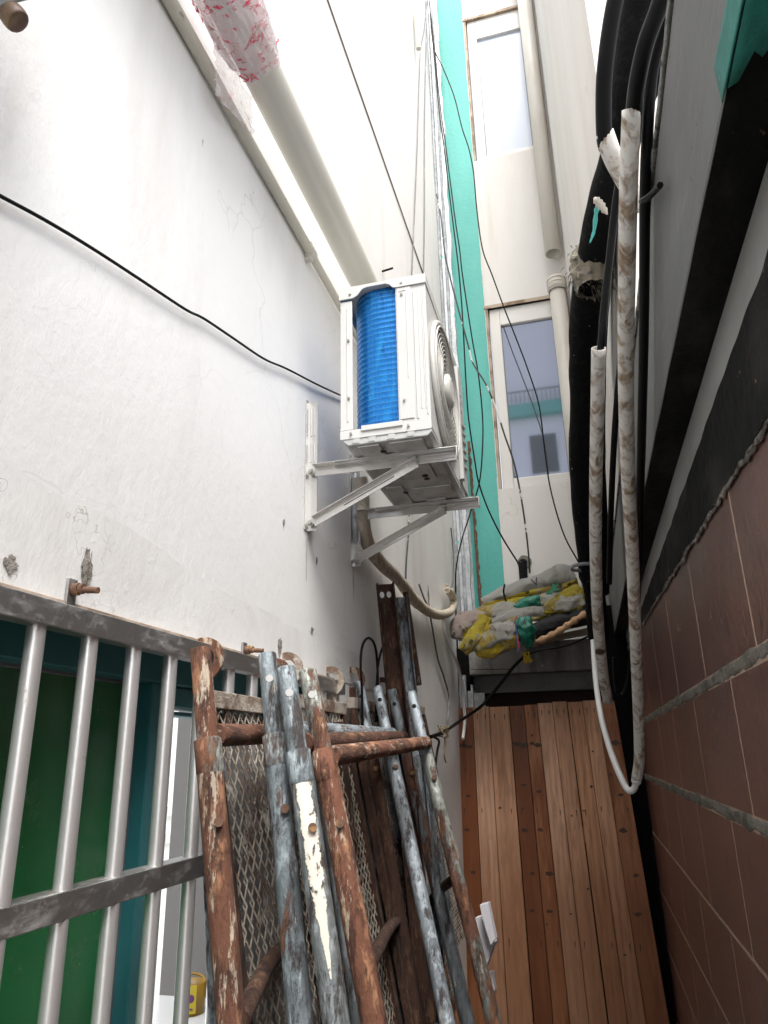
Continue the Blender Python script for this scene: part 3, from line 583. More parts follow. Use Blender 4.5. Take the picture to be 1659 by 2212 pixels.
tag(b.build('rusty_strip', 'rustsheet', solid=.002), 'ragged rust eaten metal edge against the teal strip', 'metal strip')
b = MB(); b.grid(lambda a, c: V((-.735 + .05 * a, 5.09, .1 + 2.1 * c)), 2, 30, flip=True)
tag(b.build('zinc_panel', 'galv', solid=.002), 'flat spotted zinc panel between the folded strip and the rusty edge', 'metal panel')
# bits of the strip overhead (broken socket)
p = onx(900, 60, WX + .03)
b = MB(); b.tube([p + V((0, 0, .2)), p, p + V((.01, -.01, -.25))], .02, 8); 
tag(b.build('cable_sleeve', 'conduit'), 'short ivory sleeve the thin wires come out of, top of the corner', 'cable sleeve')

# ================================================================== AIR CONDITIONER
X0, X1, Y0, Y1, Z0, Z1 = -.642, -.357, 1.93, 2.62, .902, 1.468
ac = thing('outdoor_air_conditioner', ((X0 + X1) / 2, (Y0 + Y1) / 2, Z0), 'white air conditioner with an open blue coil side and round fan grille', 'air conditioner')
T = .004
b = MB()   # casing: top, far end, front, corner panels on the near side
ox0, ox1 = X0 + .040, X0 + .186   # opening on the near side
zt, zb = Z1 - .05, Z0 + .052
b.box((X0, Y0, zb), (ox0, Y0 + T, zt))                                        # rear corner panel
b.box((X0, Y0 + T, zb), (X0 + T, Y0 + .05, zt)); b.box((X0, Y1 - .1, Z0 + .03), (X0 + T, Y1, zt))
b.box((ox1, Y0, Z0 + .05), (X1, Y0 + T, Z1 - .03))                            # wide panel towards the front
b.box((X1 - T, Y0 + T, Z0 + .03), (X1, Y1, Z1 - .03))                         # front sheet
b.box((X0, Y1 - T, Z0 + .03), (X1 - T, Y1, Z1 - .03))
b.box((X0 + T, Y0, Z0 + .028), (X1, Y0 + T, Z0 + .05))
b.box((ox1 + .004, Y0 - .003, Z0 + .062), (ox1 + .05, Y0, Z1 - .036))          # service panel plate
b.box((X0 - .001, Y0 - .002, Z0 + .02), (X1 + .001, Y0 + .001, Z0 + .05)); b.box((X0 - .001, Y0 - .002, Z0 + .0505), (ox0, Y0 + .001, Z0 + .056))
b.build('casing', 'ac', ac, bevel=.0025)
# pressed ribs
b = MB()
for x, w_, za, zb_ in ((ox0 - .016, .006, Z0 + .08, Z1 - .08), (ox1 + .060, .007, Z0 + .06, Z1 - .06), (ox1 + .074, .004, Z0 + .09, Z1 - .055), (ox1 + .086, .004, Z0 + .09, Z1 - .055), (X1 - .008, .005, Z0 + .07, Z1 - .05)):
    b.tube([(x, Y0 + .0005, za), (x, Y0 + .0005, zb_)], w_ * .55, 8)
b.tube(cr([(ox1 + .012, Y0 - .003, Z1 - .05), (ox1 + .035, Y0 - .003, Z1 - .05), (ox1 + .036, Y0 - .003, Z1 - .07), (ox1 + .036, Y0 - .003, Z0 + .2)], 5), .002, 6)
b.build('pressed_rib', 'ac', ac)
# top cover with a raised notch over the coil
b = MB(); ol = [(X0 - .003, Z1 - .045), (ox0 + .005, Z1 - .045), (ox0 + .02, Z1 - .037), (ox0 + .035, Z1 - .018), (ox0 + .05, Z1 - .012), (ox1 - .03, Z1 - .012), (ox1 - .018, Z1 - .018), (ox1 - .006, Z1 - .032), (ox1 + .01, Z1 - .034), (X1 + .003, Z1 - .034), (X1 + .003, Z1), (X0 - .003, Z1)]
b.plate(ol, (0, Y0 - .006, 0), (1, 0, 0), (0, 0, 1), (0, .005, 0)); b.box((X0 - .003, Y0 - .0008, Z1 - .008), (X1 + .003, Y1 + .004, Z1)); b.box((X1 - .0005, Y0 - .0005, Z1 - .034), (X1 + .003, Y1 + .004, Z1 - .0085)); b.box((X0 - .003, Y0, Z1 - .045), (X0 - .0005, Y1 + .004, Z1 - .0085))
b.build('top_cover', 'ac', ac, bevel=.003, seg=3)
# base pan, with embossed underside
b = MB()
ins = .012
b.plate([(X0, Z0 + .028), (X0 + .004, Z0 + .018), (X0 + ins * 2, Z0), (X1 - ins, Z0), (X1, Z0 + .012), (X1, Z0 + .028)], (0, Y0 + .001, 0), (1, 0, 0), (0, 0, 1), (0, Y1 - Y0 - .002, 0))
for k, (xa, xb, ya, yb_) in enumerate([(X0 + .05, X0 + .12, Y0 + .012, Y0 + .10), (X0 + .15, X1 - .03, Y0 + .012, Y0 + .09), (X0 + .06, X1 - .05, Y0 + .16, Y0 + .33), (X0 + .04, X0 + .10, Y0 + .38, Y1 - .12), (X0 + .13, X1 - .02, Y0 + .42, Y0 + .5), (X0 + .15, X1 - .06, Y1 - .14, Y1 - .03)]):
    b.box((xa, ya, Z0 - .006), (xb, yb_, Z0 + .001))
for x in (X0 + .05, X0 + .10, X0 + .16, X0 + .22): b.obox((x, Y0 + .002, Z0 + .014), V((.012, 0, 0)), V((0, .003, 0)), V((.003, 0, .011)))
bp = b.build('base_pan', 'ac_base', ac, bevel=.004, seg=2)
for x, y in ((X0 + .16, Y0 + .22), (X0 + .20, Y0 + .30), (X0 + .20, Y0 + .33), (X0 + .1, Y0 + .44), (X0 + .12, Y0 + .06)): b = MB(); b.tube([(x, y, Z0 - .0085), (x, y, Z0 - .0065)], .010, 12); b.build('drain_hole', 'hole', bp)
for y in (2.05, 2.53):  # feet
    b = MB(); b.plate([(X0 - .055, -.004), (X0 - .04, .003), (X1 + .035, .003), (X1 + .05, -.001), (X1 + .05, -.006), (X0 - .055, -.008)], (0, y - .02, Z0 - .006), (1, 0, 0), (0, 0, 1), (0, .04, 0)); b.build('foot', 'ac_base', ac)
# coil: curved fin block, corner radius turning behind the rear panel
R_ = .10; cxx = X0 + .025 + R_; cyy = Y0 + .016 + R_
def coil_pt(t):
    # t along: 0 at right end of straight run, then quarter circle, then rear run
    s0 = ox1 + .01 - cxx; s1 = pi / 2 * R_
    tot = s0 + s1 + .35; d = t * tot
    if d < s0: return V((ox1 + .01 - d, cyy - R_, 0)), V((0, -1, 0))
    if d < s0 + s1:
        a = (d - s0) / R_; return V((cxx - R_ * sin(a), cyy - R_ * cos(a), 0)), V((-sin(a), -cos(a), 0))
    return V((cxx - R_, cyy + (d - s0 - s1), 0)), V((-1, 0, 0))
b = MB(); zc0, zc1 = Z0 + .035, Z1 - .012
def cf(a, c):
    p, n_ = coil_pt(a); z = zc0 + (zc1 - zc0) * c
    return p + n_ * (.0005 * sin(c * 27 * 2 * pi)) + V((0, 0, z))
b.grid(cf, 46, 216)
co = b.build('coil', 'fin', ac)
b = MB()
for k in range(27):
    z = zc0 + (zc1 - zc0) * (k + .25) / 27
    b.tube([coil_pt(i / 34)[0] + coil_pt(i / 34)[1] * .0006 + V((0, 0, z)) for i in range(26)], .0009, 5, False)
for k in range(26):
    z = zc0 + (zc1 - zc0) * (k + .25) / 27; b.tube([(ox1 - .004, Y0 + .012, z), (ox1 + .002, Y0 + .006, z - .004)], .0014, 5)
b.build('coil_tube', 'finline', co)
b = MB(); b.box((X0 + .16, Y0 + .16, Z0 + .03), (X1 - .03, Y1 - .02, Z1 - .02)); b.box((ox1 + .001, Y0 + .02, Z0 + .03), (ox1 + .004, Y0 + .16, Z1 - .04)); b.build('interior_shade', 'dark', ac)  # black boxes painting the shade inside the casing
b = MB(); b.box((ox0 + .028, Y0 - .007, Z0 + .04), (ox1 + .012, Y0 + .001, Z0 + .058)); b.build('lower_lip', 'ac', ac, bevel=.002)
# screws
for x, z in ((X0 + .035, Z0 + .036), (ox1 + .03, Z0 + .038), (X0 + .035, Z1 - .03), (ox1 + .022, Z1 - .02), (ox1 + .022, Z1 - .062), (ox1 + .02, Z0 + .125), (ox0 - .012, Z0 + .16), (ox0 - .012, Z1 - .2)):
    b = MB(); b.tube([(x, Y0 - .0015, z), (x, Y0 - .0085, z)], .0042, 10); b.box((x - .0035, Y0 - .0092, z - .0007), (x + .0035, Y0 - .008, z + .0007)); b.build('screw', 'bolt', ac)
# fan grille on the front
fc = V((X1 + .004, Y0 + .262, (Z0 + Z1) / 2 - .008)); FR = .232
def circ(r, x=0.0, n=48, c=fc): return [c + V((x, r * cos(2 * pi * i / n), r * sin(2 * pi * i / n))) for i in range(n + 1)]
b = MB(); b.tube(circ(FR, .004), .009, 8, False); b.tube(circ(FR - .014, .012), .004, 6, False)
for k in range(11): b.tube(circ(.068 + k * .0140, .007 + .008 * sin(k / 11 * pi)), .0015, 5, False)
for k in range(28):
    a0 = 2 * pi * k / 28
    b.tube([fc + V((.006 + .008 * sin(t / 5 * pi), (.055 + .17 * t / 5) * cos(a0 + .5 * t / 5), (.055 + .17 * t / 5) * sin(a0 + .5 * t / 5))) for t in range(6)], .0012, 4, False)
fg = b.build('fan_grille', 'ac_plastic', ac)
b = MB(); b.tube([fc + V((.008, 0, 0)), fc + V((.02, 0, 0)), fc + V((.026, 0, 0))], [.06, .058, .04], 28); b.build('hub', 'ac_plastic', fg)
b = MB(); b.tube([fc + V((-.003, 0, 0)), fc + V((.001, 0, 0))], FR - .01, 40); b.build('fan_shade_disc', mat('fan_shadow_plastic', (.07, .068, .062), .6), fg)  # flat dark disc painting the shade behind the grille rings
for k in range(3):
    a0 = 2 * pi * k / 3 + .4; b = MB()
    b.grid(lambda a, c: fc + V((.003 + .006 * c, (.04 + .16 * a) * cos(a0 + 1.1 * c), (.04 + .16 * a) * sin(a0 + 1.1 * c))), 8, 8); b.build('fan_blade', 'ac_plastic', fg)
# louvred end panel and maker's mark on the front
b = MB(); b.box((X1 + .0005, Y0 + .515, Z0 + .05), (X1 + .016, Y0 + .545, Z1 - .05)); b.box((X1 + .0005, Y0 + .55, Z0 + .04), (X1 + .006, Y1 - .005, Z1 - .045))
for k in range(6): b.beam((X1 + .009, Y0 + .56, Z0 + .12 + .035 * k), (X1 + .009, Y1 - .015, Z0 + .15 + .035 * k), .008, .01)
b.build('front_panel', 'ac', ac, bevel=.002)
b = MB()
for k in range(5):
    z = Z0 + .355 + .018 * k; b.beam((X1 + .0075, Y0 + .565, z), (X1 + .0075, Y0 + .565 + .05, z + .006 * (-1) ** k), .002, .006); b.beam((X1 + .0078, Y0 + .572 + .012 * (k % 3), z - .006), (X1 + .0078, Y0 + .578 + .012 * (k % 2), z + .012), .002, .005)
b.build('emblem', 'ink_blue', ac)

# ---- the two wall brackets
def bracket(yc, label):
    t = thing('wall_bracket', (WX, yc, .685), label, 'wall bracket', 'steel brackets carrying the air conditioner')
    s = -1
    pl_ = MB(); pl_.box((WX + .001, yc - .014, .685), (WX + .004, yc + .014, 1.14)); pl_.box((WX + .004, yc + .011, .685), (WX + .034, yc + .014, 1.14))
    pl_.box((WX + .011 - .001, yc + .0085, 1.145 - .005), (WX + .0101, yc + .0086, 1.1401))
    pp = pl_.build('wall_plate', 'bracket', t, bevel=.001)
    b = MB()
    for za, zb_ in ((1.015, 1.115), (.92, .985)):
        for dx in (.012, .024): b.tube([(WX + dx, yc + .0105, za), (WX + dx, yc + .0105, zb_)], .003, 6)
    b.build('slot_rib', 'bracket', pp)
    b = MB(); a0, a1 = V((WX + .03, yc + .002, .882)), V((-.30, yc + .002, .880))
    b.beam(a0, a1, .003, .034); b.box((a0.x, yc - .028, .8955), (a1.x, yc + .0, .8985))
    for dz in (-.007, .007): b.tube([(-.41, yc - .001, .881 + dz), (-.31, yc - .001, .881 + dz)], .003, 6)
    b.box((-.302, yc - .028, .865), (-.299, yc + .004, .898))
    arm = b.build('arm', 'bracket', t, bevel=.001)
    b = MB(); p, q = V((WX + .028, yc - .004, .707)), V((-.43, yc - .004, .868)); b.beam(p, q, .003, .032); b.beam(p + V((0, -.01, .014)), q + V((0, -.01, .014)), .02, .003)
    d = (q - p); b.tube([p + d * .3 - V((0, .003, 0)), p + d * .78 - V((0, .003, 0))], .004, 6); b.build('brace', 'bracket', t, bevel=.001)
    for x, z in ((WX + .018, .880), (WX + .018, .706), (-.435, .878)):
        b = MB(); b.tube([(x, yc + .012, z), (x, yc - .014, z)], .0065, 6); b.tube([(x, yc - .003, z), (x, yc - .0045, z)], .011, 14); b.build('bolt', 'bolt', t)
    return t
bracket(2.05, 'steel bracket with ribbed wall plate under the near side of the air conditioner')
bracket(2.53, 'shiny steel bracket under the far side of the air conditioner')

# ================================================================== PIPES ON THE LEFT WALL
pv = thing('drain_pipe', (-.69, 2, 1.82), 'fat ivory plastic pipe with water drops, running along the wall above the unit', 'pipe')
b = MB(); b.tube([(-.69, .6, 1.82), (-.69, 3.6, 1.82)], .056, 36); b.build('pipe', 'pvc', pv)
b = MB(); b.tube([(-.69, 1.0, 1.82), (-.69, 1.005, 1.82), (-.69, 1.10, 1.82), (-.69, 1.105, 1.82)], [.057, .063, .063, .057], 36, False); b.build('coupling', 'pvc', pv)
# crinkled film with red print tied round the pipe
fl = thing('plastic_wrap', (-.69, 1.4, 1.76), 'crinkled clear film with red print wrapped round the fat pipe', 'plastic film')
def filmf(a, c, y0=1.06, y1=1.36, r0=.062, k=0):
    an = 2 * pi * c; y = y0 + (y1 - y0) * a; bul = sin(pi * a) ** .6
    r = r0 + .009 * bul * (1 + 1.6 * nz((y * 2, cos(an), sin(an)), 3.2, k)) + .008 * nz((y * 3, cos(an) * 2, sin(an) * 2), 6, k + 1)
    return V((-.69 + r * cos(an), y + .02 * nz((0, cos(an), sin(an)), 2, k), 1.82 + r * sin(an)))
b = MB(); b.grid(lambda a, c: filmf(a, c), 40, 60, sm=False); b.grid(lambda a, c: filmf(a, c, 1.10, 1.33, .070, 4), 24, 60, sm=False)
b.build('wrap', 'film', fl)
b = MB(); b.grid(lambda a, c: V((-.745 - .012 * a + .012 * nz((a * 3, c * 3, 0), 2), 1.22 + .22 * c + .04 * a + .01 * nz((a * 5, c * 2, 1), 2), 1.80 - (.02 + .16 * a) * (1 - .5 * c) + .02 * nz((a, c, 0), 4))), 14, 14, sm=False)
b.build('flap', 'film', fl)
b = MB()
def ring_text(y, a0, txt, sz):
    for k, ch in enumerate(txt):
        an = a0 - k * sz * 9.5; rad = .0655; o = V((-.69 + rad * cos(an), y, 1.82 + rad * sin(an))); u = V((sin(an), 0, -cos(an))) * 1; n_ = V((cos(an), 0, sin(an)))
        text_mb(b, ch, sz, o, u, V((0, -1, 0)), n_ * .004)
b.tube([V((-.69 + .068 * cos(t), 1.345 + .004 * sin(9 * t), 1.82 + .068 * sin(t))) for t in [(-2.3 + i * .035) for i in range(12)]], .0025, 4)
ring_text(1.352, -1.45, 'AC', .036)
for q in range(44):
    t0 = random.uniform(-3.0, -.2); yy = random.choice([1.10, 1.13, 1.16, 1.19, 1.22, 1.25, 1.28, 1.31]) + random.uniform(-.006, .006); rr = .080
    b.tube([V((-.69 + (rr + .003 * sin(5 * i)) * cos(t0 + i * .05), yy + .004 * sin(3.1 * i + q), 1.82 + (rr + .003 * sin(5 * i)) * sin(t0 + i * .05))) for i in range(random.randint(3, 6))], .0016, 4)
b.build('print', 'ink_red', fl)
cd = thing('wall_conduit', (-.78, 2, 1.71), 'thin beige conduit with a clamp on the wall, left of the fat pipe', 'conduit')
b = MB(); b.tube([(-.782, .6, 1.715), (-.782, 2.02, 1.712), (-.782, 2.025, 1.712)], .0175, 14); b.tube([(-.782, 2.02, 1.71), (-.782, 3.5, 1.705)], .0145, 14); b.build('pipe', 'conduit', cd)
b = MB(); b.tube([(-.782, 1.995, 1.71), (-.782, 2.03, 1.71)], .0215, 14); b.box((-.8, 2.0, 1.675), (-.775, 2.02, 1.75)); b.build('clamp', 'pvc', cd)

# something of a canopy at the top left
p = dep(20, 38, 1.05); cp = thing('canopy_corner', dep(30, 5, 1.05), 'grey canopy edge with a brown rounded cap, high in the top left corner', 'canopy')
b = MB(); a_, c_ = dep(-90, 44, 1.0), dep(120, -9, 1.1)
d = (c_ - a_); upp = V((0, 0, 1)); b.plate([(0, 0), (1, 0), (1, .2), (0, .2)], a_, d, upp, (.04, -.3, .05)); b.build('canopy_edge', 'greyplastic', cp, bevel=.006)
b = MB(); q0, q1 = dep(16, 20, 1.06), dep(38, 46, 1.06); b.tube(cr([q0 - (q1 - q0) * .5, q0, q0 + (q1 - q0) * .3, q1, q1 + (q1 - q0) * .12], 4), crs([.013, .013, .018, .018, .012], 4), 18); b.build('cap', 'brass', cp)

# ================================================================== CABLES
def cable(name, pts, r, label, cat='cable', m_='cable', group=None, n=6, sides=6):
    b = MB(); b.tube(cr(pts, n), r, sides); return tag(b.build(name, m_), label, cat, group)
def W(l, x=-.785): return [onx(px, py, x) for px, py in l]
def Bk(l, y=4.95): return [ony(px, py, y) for px, py in l]
cable('wall_cable', W([(-60, 392), (0, 423), (100, 477), (200, 537), (300, 602), (400, 668), (440, 688), (500, 728), (570, 775), (620, 797), (690, 833), (745, 858)], -.790), .0033, 'single black cable sagging across the white wall to the air conditioner')
G = 'cables hanging in front of the rear building'
cable('hanging_cable', Bk([(925, -20), (928, 12), (936, 98), (957, 147), (981, 208), (998, 276), (1013, 322), (1023, 374), (1030, 452), (1042, 537), (1063, 594), (1087, 660), (1111, 721), (1138, 792), (1164, 875), (1177, 976), (1190, 1060), (1217, 1152), (1250, 1215)], 4.9), .0052, 'thin black cable crossing the lower window to the black duct', group=G)
cable('hanging_cable', Bk([(930, 30), (947, 220), (959, 317), (969, 403), (981, 501), (986, 540), (992, 594), (999, 682), (1006, 814), (1012, 902), (1026, 998), (1034, 1042), (1054, 1099), (1085, 1161), (1122, 1220)], 4.95), .006, 'black cable down the teal strip ending at the patched wall hole', group=G)
cable('hanging_cable', Bk([(932, 40), (950, 220), (963, 317), (974, 403), (984, 480), (993, 540), (999, 594), (1019, 726), (1032, 800), (1041, 880), (1043, 946), (1037, 1033), (1019, 1099), (999, 1161), (986, 1222), (984, 1284), (988, 1400), (992, 1480)], 4.88), .0055, 'black cable that crosses the others on the teal strip and swings left', group=G)
cable('hanging_cable', Bk([(943, 420), (952, 464), (960, 540), (971, 594), (988, 660), (1012, 748), (1021, 783)], 4.8) + Bk([(1050, 831), (1072, 884), (1089, 937), (1107, 989), (1118, 1033), (1129, 1095), (1138, 1161), (1144, 1231), (1146, 1319)], 4.7) + Bk([(1147, 1350), (1143, 1392), (1136, 1414)], 4.5), .0062, 'cable with peeling white tape running down onto the sacks', m_='cable_wrap', group=G)
G2 = 'thin wires down the far end of the white wall'
cable('thin_wire', W([(925, -30), (917, 60), (908, 117), (902, 300), (896, 450), (892, 540), (889, 610)], -.79), .004, 'left one of two thin wires above the air conditioner', 'wire', 'cable_grey', G2)
cable('thin_wire', W([(922, 60), (919, 160), (917, 281), (917, 450), (915, 600)], -.79), .0045, 'right one of two thin wires above the air conditioner', 'wire', 'cable_grey', G2)
cable('thin_wire', W([(884, 1110), (882, 1160), (877, 1230), (876, 1330), (872, 1400)], -.79), .0045, 'thin wire hanging straight below the far bracket', 'wire', 'cable_wrap', G2)
cable('thin_wire', W([(905, 1262), (915, 1290), (928, 1325), (945, 1420), (958, 1460), (970, 1510), (965, 1570), (963, 1582)], -.785), .0055, 'thin wire from a wall hole down to the knotted cable', 'wire', 'cable_grey', G2)
cable('thin_wire', W([(974, 1140), (978, 1180), (980, 1240), (976, 1265), (968, 1275)], -.78), .005, 'thin grey wire tied to the end of the cream hose', 'wire', 'cable_grey', G2)
cable('stub_wire', [ony(820, 588, 3.1), ony(849, 579, 3.1)], .006, 'short rod sticking out above the air conditioner', 'rod')
cable('low_cable', [onx(930, 1592, -.74), onx(960, 1580, -.72)] + Bk([(1000, 1553), (1040, 1525), (1070, 1490), (1090, 1465), (1110, 1440), (1133, 1417)], 4.5), .0095, 'thick black cable slung over the top of the plank gate', sides=8)
cable('low_cable', Bk([(1133, 1417), (1165, 1405), (1200, 1399), (1240, 1389), (1275, 1372)], 4.5), .006, 'black cable strung along the concrete lintel')
cable('low_cable', [onx(932, 1590, -.74), onx(948, 1600, -.735), onx(944, 1625, -.73), onx(938, 1680, -.73)], .006, 'short black tail hanging from the knot by the mesh panels')
kt = MB()
kc = onx(958, 1580, -.715)
for k in range(7): kt.tube(cr([kc + V((random.uniform(-.03, .03), random.uniform(-.04, .04), random.uniform(-.03, .03))) for _ in range(5)], 4), .003, 5)
kt.tube(cr([kc, kc + V((0, .02, -.04)), kc + V((0, -.01, -.11)), kc + V((0, .03, -.15))], 4), .004, 5)
tag(kt.build('knotted_string', 'string'), 'frayed string knotted round the thick black cable', 'string')
kt = MB(); kc = ony(1136, 1417, 4.48)
for k in range(6): kt.tube(cr([kc + V((random.uniform(-.02, .02), 0, random.uniform(-.02, .02))), kc + V((random.uniform(-.02, .02), -.02, random.uniform(-.02, .02))), kc + V((.01 * k - .01, -.01, -.045 + .01 * random.random()))], 4), [.003] * 4 + [.006] * 4 + [.003], 5)
tag(kt.build('yellow_tie', 'yellowtie'), 'yellow plastic tie joining the black cables under the sacks', 'tie')
G3 = 'black cable loops by the mesh panels'
cable('cable_loop', W([(783, 1580), (782, 1500), (779, 1430), (784, 1392), (796, 1378), (808, 1390), (814, 1420), (816, 1470), (817, 1560)], -.74), .0048, 'taller black cable loop left of the tall rusty angle iron', 'cable', group=G3)
cable('cable_loop', W([(812, 1560), (813, 1480), (818, 1430), (828, 1395), (842, 1385), (856, 1392)], -.74), .0045, 'shorter black cable loop tucked behind the tall rusty angle iron', 'cable', group=G3)

# ================================================================== HOSES
hs_ = thing('lagged_hose', onx(980, 1310, -.76), 'cream taped hose curling from behind the unit to the far wall', 'hose')
pts = W([(778, 1030), (783, 1085), (786, 1135), (800, 1185), (828, 1222), (860, 1250), (888, 1288), (915, 1314), (945, 1328), (970, 1322), (980, 1302), (974, 1282), (965, 1274)], -.755)
b = MB(); ctr = cr(pts, 8); b.tube([c + V((0, .006 * nz(c, 9), .006 * nz(c, 8, 2))) for c in ctr], [.0275 * (1 + .10 * nz(c, 14)) * (1 if i < len(ctr) - 6 else .8) for i, c in enumerate(ctr)], 14); b.build('lagging', 'hose', hs_)
e = pts[-1]; b = MB(); b.tube(cr([e, e + V((0, .01, .02)), e + V((.006, .0, .035))], 4), [.012] * 4 + [.007] * 5, 8); b.build('tied_end', 'hose', hs_)
cable('drain_hose', W([(957, 1330), (960, 1365), (972, 1400), (987, 1432), (996, 1470), (1002, 1520), (1004, 1560), (1000, 1596)], -.75), .0105, 'milky white drain hose hanging from the cream lagged hose', 'hose', 'pvc_white', sides=10)
cable('lagging_pipe', W([(768, 1025), (765, 1080), (768, 1160), (775, 1200)], -.785), .012, 'dark pipe behind the brackets', 'pipe', 'galv')
b = MB(); c = ony(1130, 1222, 5.15); b.tube([c + V((-.0, .03, .03)), c + V((-.002, -.02, .01)), c + V((-.004, -.02, -.24))], .030, 14)
tag(b.build('sleeve', 'foam_black'), 'black lagged pipe stub coming out of the patched wall hole', 'pipe')

# ================================================================== RIGHT: DUCT, CONDUITS, CABLES
def D4(l): return [dep(x, y, d) for x, y, d in l]
dk = thing('black_duct', dep(1283, 1378, 3.2), 'thick black lagged duct hanging down the alley in front of the windows', 'duct')
path = D4([(1392, -60, 1.75), (1376, 60, 1.8), (1362, 180, 1.85), (1345, 290, 1.95), (1318, 400, 2.1), (1296, 500, 2.25), (1278, 600, 2.4), (1264, 720, 2.6), (1262, 850, 2.8), (1262, 1000, 2.95), (1270, 1140, 3.1), (1283, 1260, 3.2), (1294, 1376, 3.25)])
b = MB(); ctr = cr(path, 8); b.tube([c + V((.006 * nz(c, 5), 0, 0)) for c in ctr], [(.043 + .014 * min(1, i / 50)) * (1 + .07 * nz(c, 10)) * (1 if i < len(ctr) - 9 else .82) for i, c in enumerate(ctr)], 22); b.build('lagging', 'foam_black', dk)
path2 = D4([(1440, -60, 1.8), (1424, 80, 1.85), (1400, 180, 1.9), (1360, 290, 2.0), (1330, 400, 2.15), (1310, 520, 2.35), (1297, 640, 2.6), (1290, 800, 2.85), (1290, 1000, 3.0), (1297, 1150, 3.15), (1300, 1280, 3.25)])
b = MB(); ctr = cr(path2, 8); b.tube(ctr, [.034 * (1 + .06 * nz(c, 12)) for c in ctr], 16); b.build('second_lagging', 'foam_black', dk)
b = MB(); c = dep(1264, 1225, 3.1); 
b.tube([c + V((0, 0, -.008)), c + V((0, 0, .008))], .060, 20, False); b.build('tape_band', mat('grey_tape', (.16, .16, .17), .3), dk, solid=.002)
# tuft of tattered tape
tf = thing('tattered_tape', dep(1268, 590, 2.35), 'tuft of torn brownish tape and plastic round the black duct', 'plastic shreds')
b = MB(); cc = dep(1276, 575, 2.36)
for k in range(260):
    d = V((random.gauss(0, 1), random.gauss(0, 1), random.gauss(0, .5))).normalized(); o = cc + V((random.gauss(0, .02), random.gauss(0, .02), random.gauss(0, .042)))
    p = o + d * .034; q = p + (d * .45 + V((0, 0, random.uniform(-1.2, .2)))) * random.uniform(.015, .045); s_ = d.orthogonal().normalized() * random.uniform(.001, .004)
    b.add([p - s_, p + s_, (p + q) / 2 + s_ * 1.2 + V((0, 0, .008)), q + s_, q - s_], [(0, 1, 2, 3, 4)], False)
b.build('shreds', 'fluff', tf)
b = MB(); b.grid(lambda a, c: cc + V((0, 0, .06 - .15 * a)) + V((cos(2 * pi * c), sin(2 * pi * c), 0)) * (.053 + .012 * sin(pi * a) + .014 * nz((cos(2 * pi * c) * 2, sin(2 * pi * c) * 2, a * 5), 1.5)), 14, 26, sm=False); b.build('wrap', 'fluff', tf)
# dried paint splash on the duct
b = MB(); c = dep(1297, 442, 2.055)
b.tube(cr([c + right * -.018 + up * .02, c, c + right * .02 - up * .028], 5), [.003, .007, .012, .009, .013, .010, .013, .008, .010, .005, .002], 7)
b.build('paint_splash', 'paintblob', dk)
b = MB(); c = dep(1283, 462, 2.1); b.tube(cr([c + up * .03 + right * .012, c + right * .006, c - up * .05, c - up * .085 - right * .012], 5), [.002, .004, .006, .008, .007, .005, .006, .007, .006, .005, .004, .005, .004, .003, .003, .001], 8); b.build('paint_drip', 'tealblob', dk)

# conduit A with the U-shaped white hose
RA = 1.85
ca = thing('stained_conduit', dep(1370, 1640, 2.4), 'long mud stained white conduit in front of the black duct', 'conduit')
path = D4([(1364, 237, 1.30), (1358, 400, 1.34), (1354, 600, 1.42), (1352, 800, 1.55), (1356, 1000, 1.7), (1366, 1200, 1.9), (1374, 1400, 2.1), (1380, 1560, 2.25), (1381, 1640, 2.3), (1376, 1680, 2.32)])
ctr = cr(path, 8); b = MB(); b.tube(ctr, .0158, 18, False); b.build('pipe', 'pvc_dirty', ca, solid=.002)
path = D4([(1377, 1672, 2.32), (1370, 1703, 2.33), (1355, 1705, 2.35), (1335, 1665, 2.4), (1315, 1610, 2.5), (1298, 1545, 2.65), (1287, 1470, 2.8), (1281, 1385, 3.0)])
b = MB(); b.tube(cr(path, 8), [.0155 if i < 5 else .0105 for i in range(len(cr(path, 8)))], 14); b.build('return_hose', 'pvc_white', ca)
cb = thing('stained_conduit', dep(1310, 1510, 2.75), 'shorter mud stained conduit with an open top and a cable in it', 'conduit')
path = D4([(1293, 752, 1.9), (1290, 900, 2.0), (1287, 1050, 2.12), (1287, 1200, 2.25), (1292, 1340, 2.4), (1302, 1450, 2.55), (1313, 1513, 2.65)])
b = MB(); b.tube(cr(path, 8), .0175, 18, False); b.build('pipe', 'pvc_dirty', cb, solid=.002)
cc_ = thing('stained_conduit', dep(1345, 380, 1.75), 'short slanting conduit stub with a torn end, under the black cables', 'conduit')
path = D4([(1305, 288, 1.72), (1322, 335, 1.73), (1342, 375, 1.76), (1385, 450, 1.8)])
b = MB(); b.tube(cr(path, 6), .0215, 16, False); b.build('pipe', 'pvc_dirty', cc_, solid=.002)
G4 = 'black cables on the right of the alley'
cable('black_cable', D4([(1345, -60, 1.6), (1325, 20, 1.62), (1310, 120, 1.65), (1304, 200, 1.68), (1306, 300, 1.72), (1318, 330, 1.74)]), .019, 'black cable entering the torn slanting conduit stub', group=G4, sides=12)
cable('black_cable', D4([(1450, -80, 1.15), (1425, 10, 1.18), (1396, 90, 1.21), (1378, 170, 1.25), (1369, 240, 1.30), (1363, 330, 1.33)]), .0145, 'black cable entering the top of the long conduit', group=G4, sides=12)
cable('black_cable', D4([(1460, -60, 1.2), (1440, 40, 1.23), (1410, 150, 1.28), (1398, 300, 1.33), (1393, 450, 1.4), (1391, 700, 1.55), (1387, 900, 1.7), (1382, 1100, 1.9), (1376, 1300, 2.1), (1373, 1420, 2.25)]), .0105, 'straight black cable just right of the long conduit', group=G4, sides=12)
